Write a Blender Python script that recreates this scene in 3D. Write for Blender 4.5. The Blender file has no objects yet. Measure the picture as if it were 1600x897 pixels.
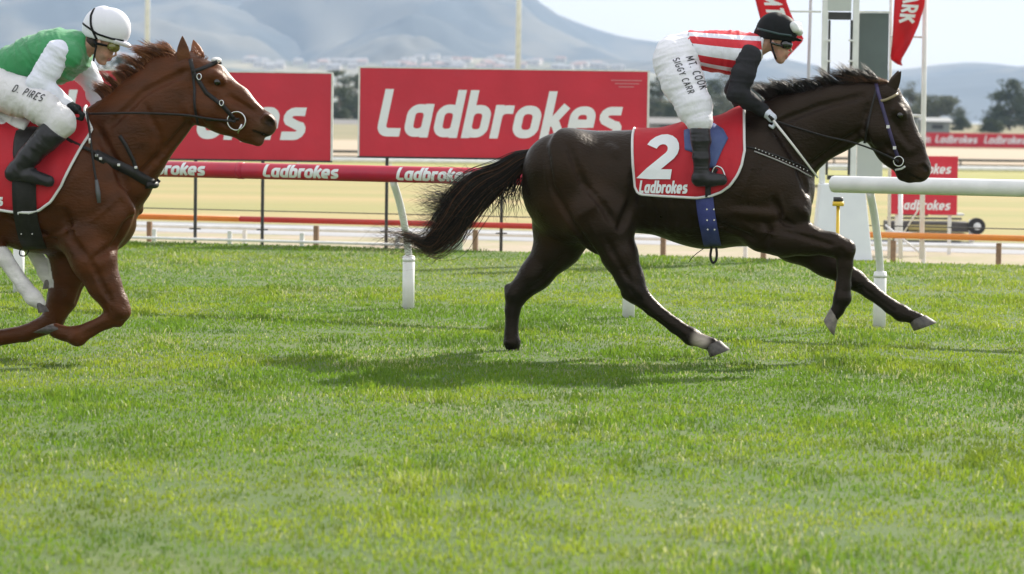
import bpy, bmesh, math, random
import numpy as np
from mathutils import Vector, Matrix
from mathutils.bvhtree import BVHTree

random.seed(7)
rng = np.random.default_rng(7)
SC = bpy.context.scene
COL = SC.collection

# ------------------------------------------------------------------ camera
FPX, W0, H0 = 5000.0, 1600.0, 897.0
CAM = np.array([0.0, 0.0, 1.52])
TILT = math.atan((448.5 - 173.0) / FPX)
ROLL = math.radians(0.8)
FWD = np.array([0.0, math.cos(TILT), -math.sin(TILT)])
_r0 = np.array([1.0, 0.0, 0.0])
_u0 = np.cross(_r0, FWD)
RIGHT = _r0 * math.cos(ROLL) + _u0 * math.sin(ROLL)
UP = -_r0 * math.sin(ROLL) + _u0 * math.cos(ROLL)

cam_data = bpy.data.cameras.new("camera")
cam = bpy.data.objects.new("camera", cam_data)
COL.objects.link(cam)
cam_data.sensor_width = 36.0
cam_data.lens = FPX / W0 * 36.0
cam_data.clip_start = 0.5
cam_data.clip_end = 40000.0
cam_data.dof.use_dof = True
cam_data.dof.focus_distance = 20.2
cam_data.dof.aperture_fstop = 4.5
mw = Matrix.Identity(4)
for i in range(3):
    mw[i][0], mw[i][1], mw[i][2], mw[i][3] = RIGHT[i], UP[i], -FWD[i], CAM[i]
cam.matrix_world = mw
SC.camera = cam

# ------------------------------------------------------------------ world, sun, exposure
SUN = np.array([1.0, 1.2, 0.98]); SUN = SUN / np.linalg.norm(SUN)
SUN_EL = math.asin(SUN[2]); SUN_ROT = math.atan2(SUN[0], SUN[1])
world = bpy.data.worlds.new("World"); SC.world = world; world.use_nodes = True
nt = world.node_tree; nt.nodes.clear()
wo = nt.nodes.new("ShaderNodeOutputWorld"); bg = nt.nodes.new("ShaderNodeBackground")
sky = nt.nodes.new("ShaderNodeTexSky"); sky.sky_type = 'NISHITA'; sky.sun_disc = False
sky.sun_elevation = SUN_EL; sky.sun_rotation = SUN_ROT
sky.air_density = 1.0; sky.dust_density = 1.5
tc = nt.nodes.new("ShaderNodeTexCoord"); mp = nt.nodes.new("ShaderNodeMapping")
mp.inputs["Scale"].default_value = (1.0, 1.0, 3.0)
nz = nt.nodes.new("ShaderNodeTexNoise"); nz.inputs["Scale"].default_value = 9.0
nz.inputs["Detail"].default_value = 8.0; nz.inputs["Roughness"].default_value = 0.55
rp = nt.nodes.new("ShaderNodeValToRGB")
rp.color_ramp.elements[0].position = 0.36; rp.color_ramp.elements[0].color = (0.55, 0.55, 0.55, 1)
rp.color_ramp.elements[1].position = 0.62; rp.color_ramp.elements[1].color = (1, 1, 1, 1)
mx = nt.nodes.new("ShaderNodeMix"); mx.data_type = 'RGBA'
mx.inputs["B"].default_value = (9.8, 9.85, 10.0, 1)
nt.links.new(tc.outputs["Generated"], mp.inputs["Vector"]); nt.links.new(mp.outputs["Vector"], nz.inputs["Vector"])
nt.links.new(nz.outputs["Fac"], rp.inputs["Fac"]); nt.links.new(rp.outputs["Color"], mx.inputs["Factor"])
nt.links.new(sky.outputs["Color"], mx.inputs["A"]); nt.links.new(mx.outputs["Result"], bg.inputs["Color"])
bg.inputs["Strength"].default_value = 0.085
nt.links.new(bg.outputs["Background"], wo.inputs["Surface"])

sl = bpy.data.lights.new("sun", 'SUN'); sl.energy = 4.6; sl.angle = math.radians(0.5); sl.color = (1.0, 0.93, 0.82)
so = bpy.data.objects.new("sun", sl); COL.objects.link(so)
so.rotation_euler = Vector((-SUN[0], -SUN[1], -SUN[2])).to_track_quat('-Z', 'Y').to_euler()
so.location = (5, 5, 40)
SC.view_settings.view_transform = 'Standard'; SC.view_settings.look = 'None'
SC.view_settings.exposure = 0.75; SC.view_settings.gamma = 1.0
SC.view_settings.use_curve_mapping = False

# ------------------------------------------------------------------ helpers: photograph geometry -> metres
def ray(px, py):
    return FWD * FPX + RIGHT * (px - 800.0) - UP * (py - 448.5)
def G(px, py, z=0.0):
    d = ray(px, py); return CAM + d * ((z - CAM[2]) / d[2])
def V(px, py, Y):
    d = ray(px, py); return CAM + d * ((Y - CAM[1]) / d[1])
def to_px(P):
    P = np.atleast_2d(P) - CAM
    dz = P @ FWD
    return np.stack([800.0 + FPX * (P @ RIGHT) / dz, 448.5 - FPX * (P @ UP) / dz], 1)

class Frame:
    """A side-on frame: u to the right along the track, w away from the camera, z up."""
    def __init__(s, px, py, Y, yaw, zbase=0.0):
        s.a = math.radians(yaw)
        s.U = np.array([math.cos(s.a), -math.sin(s.a), 0.0]); s.Wd = np.array([math.sin(s.a), math.cos(s.a), 0.0])
        p = V(px, py, Y); s.o = np.array([p[0], p[1], zbase])
        s.s = FPX / Y
    def moved(s, du, dz):
        f = Frame.__new__(Frame); f.a, f.U, f.Wd, f.s = s.a, s.U, s.Wd, s.s
        f.o = s.o + s.U * du + np.array([0, 0, dz]); return f
    def p(s, px, py, w=0.0):
        d = ray(px, py); n = s.Wd
        t = (w - (CAM - s.o) @ n) / (d @ n)
        q = CAM + d * t - s.o
        return np.array([q @ s.U, w, q[2]])
    def world(s, L):
        L = np.atleast_2d(L)
        return s.o + L[:, :1] * s.U + L[:, 1:2] * s.Wd + L[:, 2:3] * np.array([0, 0, 1.0])
    def px(s, L):
        return to_px(s.world(L))

# ------------------------------------------------------------------ helpers: objects
def empty(name, loc, rz=0.0):
    o = bpy.data.objects.new(name, None); COL.objects.link(o)
    o.location = loc; o.rotation_euler = (0, 0, rz); o.empty_display_size = 0.1
    return o
def tag(o, label=None, cat=None, group=None, kind=None):
    if label: o["label"] = label
    if cat: o["category"] = cat
    if group: o["group"] = group
    if kind: o["kind"] = kind
    return o
def ethere(fr, name, label, cat, group=None):
    return tag(empty(name, fr.o, -fr.a), label, cat, group)
def meshobj(name, v, f, mat, parent=None, smooth=True, kind=None):
    me = bpy.data.meshes.new(name)
    me.from_pydata([tuple(map(float, x)) for x in v], [], [tuple(map(int, x)) for x in f])
    if smooth: me.polygons.foreach_set("use_smooth", [True] * len(me.polygons))
    me.update()
    if mat: me.materials.append(mat)
    o = bpy.data.objects.new(name, me); COL.objects.link(o)
    if parent: o.parent = parent
    if kind: o["kind"] = kind
    return o
def fastmesh(name, v, faces, n, mat, parent=None, smooth=True):
    """v: Nx3, faces: FxN index array (all of n corners)."""
    me = bpy.data.meshes.new(name)
    v = np.asarray(v, np.float32); faces = np.asarray(faces, np.int32)
    me.vertices.add(len(v)); me.vertices.foreach_set("co", v.ravel())
    me.loops.add(faces.size); me.loops.foreach_set("vertex_index", faces.ravel())
    me.polygons.add(len(faces))
    me.polygons.foreach_set("loop_start", np.arange(0, faces.size, n, dtype=np.int32))
    me.polygons.foreach_set("loop_total", np.full(len(faces), n, np.int32))
    if smooth: me.polygons.foreach_set("use_smooth", np.ones(len(faces), bool))
    me.update(calc_edges=True); me.validate()
    if mat: me.materials.append(mat)
    o = bpy.data.objects.new(name, me); COL.objects.link(o)
    if parent: o.parent = parent
    return o
def copy_tree(o, parent=None):
    c = o.copy(); COL.objects.link(c)
    if parent: c.parent = parent
    for ch in list(o.children): copy_tree(ch, c)
    return c
def setcol(o, rgb, name="Col"):
    at = o.data.attributes.new(name, 'FLOAT_COLOR', 'POINT')
    a = np.ones((len(rgb), 4), np.float32); a[:, :3] = rgb
    at.data.foreach_set("color", a.ravel())
def setfloat(o, vals, name):
    at = o.data.attributes.new(name, 'FLOAT', 'POINT'); at.data.foreach_set("value", np.asarray(vals, np.float32))

class MB:
    """Collects boxes, tubes and prisms into one mesh."""
    def __init__(s): s.v, s.f = [], []
    def add(s, v, f):
        b = len(s.v); s.v += [tuple(x) for x in v]; s.f += [tuple(i + b for i in q) for q in f]; return s
    def box(s, c, d, rz=0.0):
        c = np.array(c, float); ca, sa = math.cos(rz), math.sin(rz); v = []
        for z in (-1, 1):
            for x, y in ((-1, -1), (1, -1), (1, 1), (-1, 1)):
                X, Y = x * d[0] / 2, y * d[1] / 2
                v.append((c[0] + X * ca - Y * sa, c[1] + X * sa + Y * ca, c[2] + z * d[2] / 2))
        return s.add(v, [(3, 2, 1, 0), (4, 5, 6, 7), (0, 1, 5, 4), (1, 2, 6, 5), (2, 3, 7, 6), (3, 0, 4, 7)])
    def hexa(s, bot, top):
        return s.add(list(bot) + list(top), [(3, 2, 1, 0), (4, 5, 6, 7), (0, 1, 5, 4), (1, 2, 6, 5), (2, 3, 7, 6), (3, 0, 4, 7)])
    def tube(s, pts, r, n=10, cap=True, closed=False):
        pts = [np.array(p, float) for p in pts]; N = len(pts)
        rs = r if hasattr(r, '__len__') else [r] * N
        b = len(s.v); prev = None
        for i, p in enumerate(pts):
            if closed: t = pts[(i + 1) % N] - pts[i - 1]
            else: t = pts[min(i + 1, N - 1)] - pts[max(i - 1, 0)]
            t = t / (np.linalg.norm(t) + 1e-12)
            if prev is None:
                a = np.array([0, 0, 1.0]) if abs(t[2]) < 0.9 else np.array([1.0, 0, 0])
            else: a = prev
            x = a - t * (a @ t); x /= (np.linalg.norm(x) + 1e-12); y = np.cross(t, x); prev = x
            for k in range(n):
                th = 2 * math.pi * k / n
                s.v.append(tuple(p + rs[i] * (math.cos(th) * x + math.sin(th) * y)))
        for i in range(N if closed else N - 1):
            j = (i + 1) % N
            for k in range(n):
                k2 = (k + 1) % n
                s.f.append((b + i * n + k, b + i * n + k2, b + j * n + k2, b + j * n + k))
        if cap and not closed:
            s.f.append(tuple(b + k for k in range(n))[::-1]); s.f.append(tuple(b + (N - 1) * n + k for k in range(n)))
        return s
    def ball(s, c, r, n=12, m=8):
        c = np.array(c, float); r = np.array(r if hasattr(r, '__len__') else (r, r, r), float); b = len(s.v)
        for i in range(m + 1):
            ph = math.pi * i / m
            for k in range(n):
                th = 2 * math.pi * k / n
                s.v.append(tuple(c + r * np.array([math.sin(ph) * math.cos(th), math.sin(ph) * math.sin(th), math.cos(ph)])))
        for i in range(m):
            for k in range(n):
                k2 = (k + 1) % n
                s.f.append((b + i * n + k, b + (i + 1) * n + k, b + (i + 1) * n + k2, b + i * n + k2))
        return s
    def build(s, name, mat, parent=None, smooth=False, bevel=0.0, kind=None):
        o = meshobj(name, s.v, s.f, mat, parent, smooth, kind)
        if bevel:
            m = o.modifiers.new("bevel", 'BEVEL'); m.width = bevel; m.segments = 2; m.limit_method = 'ANGLE'
        return o

# ------------------------------------------------------------------ helpers: materials
def lk(t, a, b): t.links.new(a, b)
def M(name, col, rough=0.6, col2=None, ns=6.0, bump=0.0, bs=60.0, metal=0.0, spec=0.5, attr=None, sheen=0.0,
      stretch=None, trans=0.0, var=0.25, stint=None, rvar=None, bdist=0.01, coord="Object", coat=0.0, detail=6.0):
    m = bpy.data.materials.new(name); m.use_nodes = True; t = m.node_tree; t.nodes.clear()
    out = t.nodes.new("ShaderNodeOutputMaterial"); b = t.nodes.new("ShaderNodeBsdfPrincipled")
    b.inputs["Roughness"].default_value = rough; b.inputs["Metallic"].default_value = metal
    b.inputs["Specular IOR Level"].default_value = spec
    if stint: b.inputs["Specular Tint"].default_value = tuple(stint) + (1,)
    if sheen: b.inputs["Sheen Weight"].default_value = sheen
    if coat: b.inputs["Coat Weight"].default_value = coat
    if coord == "World":
        g = t.nodes.new("ShaderNodeNewGeometry"); vec = g.outputs["Position"]
    else:
        c = t.nodes.new("ShaderNodeTexCoord"); vec = c.outputs[coord]
    if stretch:
        mpn = t.nodes.new("ShaderNodeMapping"); mpn.inputs["Scale"].default_value = stretch
        lk(t, vec, mpn.inputs["Vector"]); vec = mpn.outputs["Vector"]
    n = t.nodes.new("ShaderNodeTexNoise"); n.inputs["Scale"].default_value = ns; n.inputs["Detail"].default_value = detail
    lk(t, vec, n.inputs["Vector"])
    cr = t.nodes.new("ShaderNodeValToRGB"); cr.color_ramp.elements[0].position = 0.3; cr.color_ramp.elements[1].position = 0.7
    lk(t, n.outputs["Fac"], cr.inputs["Fac"])
    if attr:
        a = t.nodes.new("ShaderNodeAttribute"); a.attribute_name = attr
        cr.color_ramp.elements[0].color = (1 - var,) * 3 + (1,); cr.color_ramp.elements[1].color = (1 + var,) * 3 + (1,)
        x = t.nodes.new("ShaderNodeMix"); x.data_type = 'RGBA'; x.blend_type = 'MULTIPLY'; x.inputs["Factor"].default_value = 1.0
        lk(t, a.outputs["Color"], x.inputs["A"]); lk(t, cr.outputs["Color"], x.inputs["B"]); csock = x.outputs["Result"]
    else:
        c2 = col2 if col2 else tuple(min(1, q * (1 - var * 0.6)) for q in col)
        cr.color_ramp.elements[0].color = tuple(col) + (1,); cr.color_ramp.elements[1].color = tuple(c2) + (1,)
        csock = cr.outputs["Color"]
    lk(t, csock, b.inputs["Base Color"])
    if rvar:
        rm = t.nodes.new("ShaderNodeMapRange"); rm.inputs["To Min"].default_value = rvar[0]; rm.inputs["To Max"].default_value = rvar[1]; rm.inputs["From Min"].default_value = .3; rm.inputs["From Max"].default_value = .7
        lk(t, n.outputs["Fac"], rm.inputs["Value"]); lk(t, rm.outputs["Result"], b.inputs["Roughness"])
    if bump:
        n2 = t.nodes.new("ShaderNodeTexNoise"); n2.inputs["Scale"].default_value = bs; n2.inputs["Detail"].default_value = 4.0
        lk(t, vec, n2.inputs["Vector"])
        bn = t.nodes.new("ShaderNodeBump"); bn.inputs["Strength"].default_value = bump; bn.inputs["Distance"].default_value = bdist
        lk(t, n2.outputs["Fac"], bn.inputs["Height"]); lk(t, bn.outputs["Normal"], b.inputs["Normal"])
    if trans:
        tr = t.nodes.new("ShaderNodeBsdfTranslucent"); lk(t, csock, tr.inputs["Color"])
        ms = t.nodes.new("ShaderNodeMixShader"); ms.inputs["Fac"].default_value = trans
        lk(t, b.outputs["BSDF"], ms.inputs[1]); lk(t, tr.outputs["BSDF"], ms.inputs[2]); lk(t, ms.outputs["Shader"], out.inputs["Surface"])
    else:
        lk(t, b.outputs["BSDF"], out.inputs["Surface"])
    return m

WHITE = M("white_paint", (0.80, 0.80, 0.80), 0.35, (0.66, 0.67, 0.66), 7, 0.08, 30, detail=10)
WHITEW = M("weathered_white", (0.74, 0.74, 0.72), 0.5, (0.58, 0.58, 0.55), 14, 0.1, 50)
RED = M("red_vinyl", (0.57, 0.017, 0.042), 0.42, (0.49, 0.014, 0.036), 2.5, 0.35, 3.5, bdist=.03)
REDRAIL = M("red_rail_wrap", (0.52, 0.013, 0.04), 0.35, (0.40, 0.012, 0.05), 5, 0.3, 9, bdist=.01)
FLAGRED = M("red_flag_cloth", (0.62, 0.02, 0.035), 0.6, (0.55, 0.018, 0.03), 6, trans=0.45)
PRINT = M("white_print", (0.78, 0.80, 0.82), 0.5, (0.72, 0.75, 0.78), 8)
INK = M("black_ink", (0.02, 0.02, 0.025), 0.6)
BLACKM = M("black_metal", (0.02, 0.022, 0.022), 0.45, (0.04, 0.04, 0.04), 12)
GREYM = M("grey_panel", (0.105, 0.135, 0.135), 0.5, (0.09, 0.115, 0.115), 5)
ORANGE = M("orange_rail", (0.70, 0.24, 0.03), 0.5, (0.62, 0.2, 0.03), 6)
REDLOW = M("low_red_rail", (0.52, 0.03, 0.02), 0.5, (0.45, 0.03, 0.02), 6)
WOOD = M("brown_post", (0.26, 0.17, 0.10), 0.8, (0.18, 0.12, 0.08), 30, 0.3, 90)
YELLOW = M("yellow_paint", (0.75, 0.5, 0.03), 0.45, (0.68, 0.45, 0.03), 10)

# ------------------------------------------------------------------ helpers: lettering drawn as strokes
def arcp(cx, cy, rx, ry, a0, a1, n=6):
    return [(cx + rx * math.cos(math.radians(a0 + (a1 - a0) * i / n)), cy + ry * math.sin(math.radians(a0 + (a1 - a0) * i / n))) for i in range(n + 1)]
def rrect(x0, x1, y0, y1, r):
    return (arcp(x1 - r, y1 - r, r, r, 0, 90) + arcp(x0 + r, y1 - r, r, r, 90, 180) +
            arcp(x0 + r, y0 + r, r, r, 180, 270) + arcp(x1 - r, y0 + r, r, r, 270, 360)[:-1])
_b = .100; _t = .605
WORD = {
 'L': ([([(.1, 1), (.1, .26)] + arcp(.24, .24, .14, .14, 180, 270) + [(.50, .1)], 0)], .56),
 'a': ([(rrect(.1, .45, _b, _t, .15), 1), ([(.45, .70), (.45, 0)], 0)], .61),
 'd': ([(rrect(.1, .45, _b, _t, .15), 1), ([(.45, 1), (.45, 0)], 0)], .61),
 'b': ([(rrect(.1, .45, _b, _t, .15), 1), ([(.1, 1), (.1, 0)], 0)], .59),
 'r': ([([(.1, .70), (.1, 0)], 0), ([(.1, .40)] + arcp(.26, .445, .16, .16, 180, 90)[1:] + [(.40, .605)], 0)], .44),
 'o': ([(rrect(.1, .47, _b, _t, .16), 1)], .60),
 'k': ([([(.1, 1), (.1, 0)], 0), ([(.12, .33), (.22, .37), (.45, .70)], 0), ([(.20, .37), (.29, .31), (.46, 0)], 0)], .54),
 'e': ([([(.46, .25)] + arcp(.31, .455, .15, .15, 0, 90) + arcp(.25, .455, .15, .15, 90, 180) + arcp(.25, .25, .15, .15, 180, 270) + [(.45, .1)], 0), ([(.14, .33), (.42, .33)], 0)], .60),
 's': ([([(.47, .605), (.27, .605)] + arcp(.25, .487, .13, .118, 90, 225, 5) + [(.35, .315)] + arcp(.32, .218, .13, .118, 45, -90, 5) + [(.05, .1)], 0)], .54),
}
CAPS = {
 'D': ([([(.1, 1), (.1, 0), (.3, 0)] + arcp(.3, .5, .25, .5, -90, 90, 8) + [(.1, 1)], 0)], .7),
 'P': ([([(.1, 0), (.1, 1), (.32, 1)] + arcp(.32, .75, .2, .25, 90, -90, 6) + [(.1, .5)], 0)], .65),
 'R': ([([(.1, 0), (.1, 1), (.32, 1)] + arcp(.32, .75, .2, .25, 90, -90, 6) + [(.1, .5)], 0), ([(.3, .5), (.55, 0)], 0)], .68),
 'I': ([([(.1, 1), (.1, 0)], 0)], .25), '.': ([([(.1, .12), (.1, 0)], 0)], .28), ' ': ([], .4),
 'E': ([([(.5, 1), (.1, 1), (.1, 0), (.5, 0)], 0), ([(.1, .5), (.42, .5)], 0)], .6),
 'S': ([(arcp(.3, .74, .22, .25, 40, 260, 8) + arcp(.3, .25, .22, .25, 80, -140, 8), 0)], .62),
 'G': ([(arcp(.35, .5, .27, .5, 50, 340, 10) + [(.6, .45), (.38, .45)], 0)], .72),
 'Y': ([([(.05, 1), (.3, .5), (.55, 1)], 0), ([(.3, .5), (.3, 0)], 0)], .62),
 'C': ([(arcp(.35, .5, .27, .5, 50, 310, 10), 0)], .66),
 'A': ([([(.02, 0), (.3, 1), (.58, 0)], 0), ([(.13, .36), (.47, .36)], 0)], .66),
 'M': ([([(.08, 0), (.12, 1), (.38, .3), (.64, 1), (.68, 0)], 0)], .82),
 'T': ([([(.02, 1), (.58, 1)], 0), ([(.3, 1), (.3, 0)], 0)], .62),
 'O': ([(arcp(.36, .5, .28, .5, 0, 345, 14), 1)], .75),
 'K': ([([(.1, 1), (.1, 0)], 0), ([(.55, 1), (.12, .45)], 0), ([(.25, .6), (.57, 0)], 0)], .64),
 '2': ([(arcp(.33, .68, .23, .235, 165, -38, 10) + [(.11, .1), (.6, .1)], 0)], .7),
}
def resample(pts, step, closed):
    pts = [np.array(p, float) for p in pts]
    keep = [pts[0]]
    for p in pts[1:]:
        if np.linalg.norm(p - keep[-1]) > 1e-3: keep.append(p)
    pts = keep
    if closed: pts = pts + [pts[0]]
    out = []
    for a, b in zip(pts[:-1], pts[1:]):
        n = max(1, int(math.ceil(np.linalg.norm(b - a) / step)))
        out += [a + (b - a) * i / n for i in range(n)]
    if not closed: out.append(pts[-1])
    return np.array(out)
def ribbon2d(pts, hw, closed):
    N = len(pts); L, R = [], []
    for i in range(N):
        a = pts[i - 1] if (closed or i > 0) else None; b = pts[(i + 1) % N] if (closed or i < N - 1) else None
        d1 = (pts[i] - a) if a is not None else None; d2 = (b - pts[i]) if b is not None else None
        if d1 is not None: d1 = d1 / (np.linalg.norm(d1) + 1e-9)
        if d2 is not None: d2 = d2 / (np.linalg.norm(d2) + 1e-9)
        if d1 is None: d1 = d2
        if d2 is None: d2 = d1
        n1 = np.array([-d1[1], d1[0]]); n2 = np.array([-d2[1], d2[0]]); m = n1 + n2; m = m / (np.linalg.norm(m) + 1e-9)
        k = hw / max(0.5, m @ n1)
        L.append(pts[i] + m * k); R.append(pts[i] - m * k)
    v = np.empty((2 * N, 2)); v[0::2] = L; v[1::2] = R
    f = [(2 * i, 2 * i + 1, (2 * ((i + 1) % N)) + 1, 2 * ((i + 1) % N)) for i in range(N if closed else N - 1)]
    return v, f
def text2d(s, font, hw, shear=0.0, step=0.12, gap=0.0):
    """Stroke lettering: list of (verts2d, faces, layer); cap height 1."""
    x = 0.0; out = []; lay = 0
    for ch in s:
        strokes, adv = font[ch]
        for pts, cl in strokes:
            q = resample(pts, step if step else 9.0, cl)
            v, f = ribbon2d(q, hw, cl); v = v + np.array([x, 0]); v[:, 0] += shear * v[:, 1]
            out.append((v, f, lay)); lay = (lay + 1) % 3
        x += adv + gap
    return out, x
def lettering(name, s, font, hw, shear, mapf, mat, parent, step=0.12, eps=0.0006, gap=0.0):
    """mapf(x, y, lift) -> point; x in 0..1 of the text width, y in cap heights."""
    parts, wid = text2d(s, font, hw, shear, step, gap)
    wid += shear; V_, F_ = [], []
    for v, f, lay in parts:
        b = len(V_); V_ += [mapf(p[0] / wid, p[1], 0.0015 + eps * lay) for p in v]; F_ += [tuple(i + b for i in q) for q in f]
    return meshobj(name, V_, F_, mat, parent, smooth=False)
# ------------------------------------------------------------------ helpers: implicit bodies (one continuous surface each)
def cone(a, b, ra, rb, k=1.0, sm=0.03, neg=False):
    return dict(a=np.array(a, float), b=np.array(b, float), ra=ra, rb=rb, k=k, sm=sm, neg=neg)
def sdf_surface(prims, res, planes=(), inflate=0.0, smooth=2, noise=None):
    lo = np.array([1e9] * 3); hi = -lo
    for p in prims:
        if p['neg']: continue
        for q, r in ((p['a'], p['ra']), (p['b'], p['rb'])):
            e = np.array([r, r / p['k'], r]) + inflate + 0.03
            lo = np.minimum(lo, q - e); hi = np.maximum(hi, q + e)
    n = np.ceil((hi - lo) / res).astype(int) + 1
    ax = [lo[i] + np.arange(n[i]) * res for i in range(3)]
    F = np.full(n, 0.3, np.float32)
    for p in prims:
        mg = 0.05 + inflate + p['sm']
        r = max(p['ra'], p['rb']); e = np.array([r + mg, (r + mg) / min(p['k'], 1.0) if p['k'] < 1 else r / p['k'] + mg, r + mg])
        l = np.minimum(p['a'], p['b']) - e; h = np.maximum(p['a'], p['b']) + e
        i0 = np.clip(((l - lo) / res).astype(int), 0, n - 1); i1 = np.clip(((h - lo) / res).astype(int) + 2, 1, n)
        if np.any(i1 <= i0): continue
        X = ax[0][i0[0]:i1[0], None, None]; Y = ax[1][None, i0[1]:i1[1], None] * p['k']; Z = ax[2][None, None, i0[2]:i1[2]]
        a = p['a'] * np.array([1, p['k'], 1]); b = p['b'] * np.array([1, p['k'], 1]); ba = b - a; L2 = ba @ ba + 1e-12
        t = np.clip(((X - a[0]) * ba[0] + (Y - a[1]) * ba[1] + (Z - a[2]) * ba[2]) / L2, 0, 1)
        d = np.sqrt((X - a[0] - t * ba[0]) ** 2 + (Y - a[1] - t * ba[1]) ** 2 + (Z - a[2] - t * ba[2]) ** 2) - (p['ra'] + (p['rb'] - p['ra']) * t)
        sl_ = (slice(i0[0], i1[0]), slice(i0[1], i1[1]), slice(i0[2], i1[2]))
        f = F[sl_]; k = p['sm']
        if p['neg']:
            d = -d; hh = np.maximum(k - np.abs(f - d), 0) / k; F[sl_] = np.maximum(f, d) + hh * hh * k * 0.25
        else:
            hh = np.maximum(k - np.abs(f - d), 0) / k; F[sl_] = np.minimum(f, d) - hh * hh * k * 0.25
    F -= inflate
    for (pt, nn) in planes:      # keep the side the normal points away from
        nn = np.array(nn, float); nn /= np.linalg.norm(nn); pt = np.array(pt, float)
        D = ((ax[0] - pt[0]) * nn[0])[:, None, None] + ((ax[1] - pt[1]) * nn[1])[None, :, None] + ((ax[2] - pt[2]) * nn[2])[None, None, :]
        F = np.maximum(F, D)
    F = np.pad(F, 1, constant_values=0.3)
    lo = lo - res; n = n + 2
    S = F < 0
    c = [S[i:n[0] - 1 + i, j:n[1] - 1 + j, k:n[2] - 1 + k] for i in (0, 1) for j in (0, 1) for k in (0, 1)]
    cnt = sum(x.astype(np.int8) for x in c); mixed = (cnt > 0) & (cnt < 8)
    idx = -np.ones(mixed.shape, np.int64); cells = np.argwhere(mixed); idx[mixed] = np.arange(len(cells))
    acc = np.zeros((len(cells), 3)); num = np.zeros(len(cells))
    cx, cy, cz = cells.T
    for axis in range(3):
        o1, o2 = [q for q in range(3) if q != axis]
        for p_ in (0, 1):
            for q_ in (0, 1):
                off = [0, 0, 0]; off[o1] = p_; off[o2] = q_; off2 = list(off); off2[axis] = 1
                fa = F[cx + off[0], cy + off[1], cz + off[2]]; fb = F[cx + off2[0], cy + off2[1], cz + off2[2]]
                m = (fa < 0) != (fb < 0); t = np.where(m, fa / np.where(m, fa - fb, 1), 0)
                pos = np.zeros((len(cells), 3)); pos[:, o1] = p_; pos[:, o2] = q_; pos[:, axis] = t
                acc[m] += pos[m]; num[m] += 1
    P = lo + (cells + acc / num[:, None]) * res
    quads = []
    for axis in range(3):
        o1, o2 = [(1, 2), (2, 0), (0, 1)][axis]
        sa = [slice(None)] * 3; sb = [slice(None)] * 3; sa[axis] = slice(0, n[axis] - 1); sb[axis] = slice(1, n[axis])
        A = S[tuple(sa)]; B = S[tuple(sb)]
        e = np.argwhere(A != B)
        e = e[(e[:, o1] > 0) & (e[:, o2] > 0) & (e[:, o1] < n[o1] - 1) & (e[:, o2] < n[o2] - 1)]
        flip = A[tuple(e.T)]
        def cc(d1, d2):
            q = e.copy(); q[:, o1] += d1; q[:, o2] += d2; return idx[tuple(q.T)]
        Q = np.stack([cc(-1, -1), cc(0, -1), cc(0, 0), cc(-1, 0)], 1)
        Q[~flip] = Q[~flip][:, ::-1]; quads.append(Q)
    Q = np.concatenate(quads); Q = Q[(Q >= 0).all(1)]
    for _ in range(smooth):
        s = np.zeros_like(P); k = np.zeros(len(P))
        for a_, b_ in ((0, 1), (1, 2), (2, 3), (3, 0)):
            for x, y in ((a_, b_), (b_, a_)):
                np.add.at(s, Q[:, x], P[Q[:, y]]); np.add.at(k, Q[:, x], 1)
        P = P * 0.5 + 0.5 * s / np.maximum(k, 1)[:, None]
    return P, Q
def vnoise3(p, seed=0):
    def h(i):
        n = np.sin(i @ np.array([127.1, 311.7, 74.7]) + seed * 19.19) * 43758.5453
        return n - np.floor(n)
    i = np.floor(p); f = p - i; f = f * f * (3 - 2 * f); r = 0
    for a in (0, 1):
        for b in (0, 1):
            for c in (0, 1):
                w = (f[:, 0] if a else 1 - f[:, 0]) * (f[:, 1] if b else 1 - f[:, 1]) * (f[:, 2] if c else 1 - f[:, 2])
                r = r + w * h(i + np.array([a, b, c]))
    return r
def vert_normals(P, Q):
    n = np.cross(P[Q[:, 2]] - P[Q[:, 0]], P[Q[:, 3]] - P[Q[:, 1]]); N = np.zeros_like(P)
    for k in range(4): np.add.at(N, Q[:, k], n)
    return N / (np.linalg.norm(N, axis=1)[:, None] + 1e-12)
def folds(P, Q, amp, scale, along, seed=1):
    """Cloth folds: sharp-crested ridged noise, long across the direction `along`."""
    al = np.array(along, float); al /= np.linalg.norm(al); t = P @ al; q = P * .45 + (al[None] * (t * 2.0)[:, None])
    q = q + .04 * (vnoise3(P * 7, seed + 3) - .5)[:, None]
    n = (1 - np.abs(2 * vnoise3(q * scale, seed) - 1)) ** 2 * .6 + (1 - np.abs(2 * vnoise3(q * scale * 2.3, seed + 1) - 1)) ** 2 * .4
    m = .35 + 1.0 * vnoise3(P * 6, seed + 9)
    return P + vert_normals(P, Q) * (amp * m * (n - .38))[:, None]
def sdf_obj(name, prims, res, mat, parent, fold=None, **kw):
    P, Q = sdf_surface(prims, res, **kw)
    if fold: P = folds(P, Q, *fold)
    o = fastmesh(name, P, Q, 4, mat, parent); return o, P, Q
def bvh_of(P, Q): return BVHTree.FromPolygons([tuple(x) for x in P], [tuple(int(i) for i in q) for q in Q])
def chainp(fr, pts, k=1.0, sm=0.03):
    """pts: (px, py, r_px, w) -> cones along the chain."""
    out = []
    for (x0, y0, r0, w0), (x1, y1, r1, w1) in zip(pts[:-1], pts[1:]):
        out.append(cone(fr.p(x0, y0, w0), fr.p(x1, y1, w1), r0 / fr.s, r1 / fr.s, k, sm))
    return out

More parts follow.
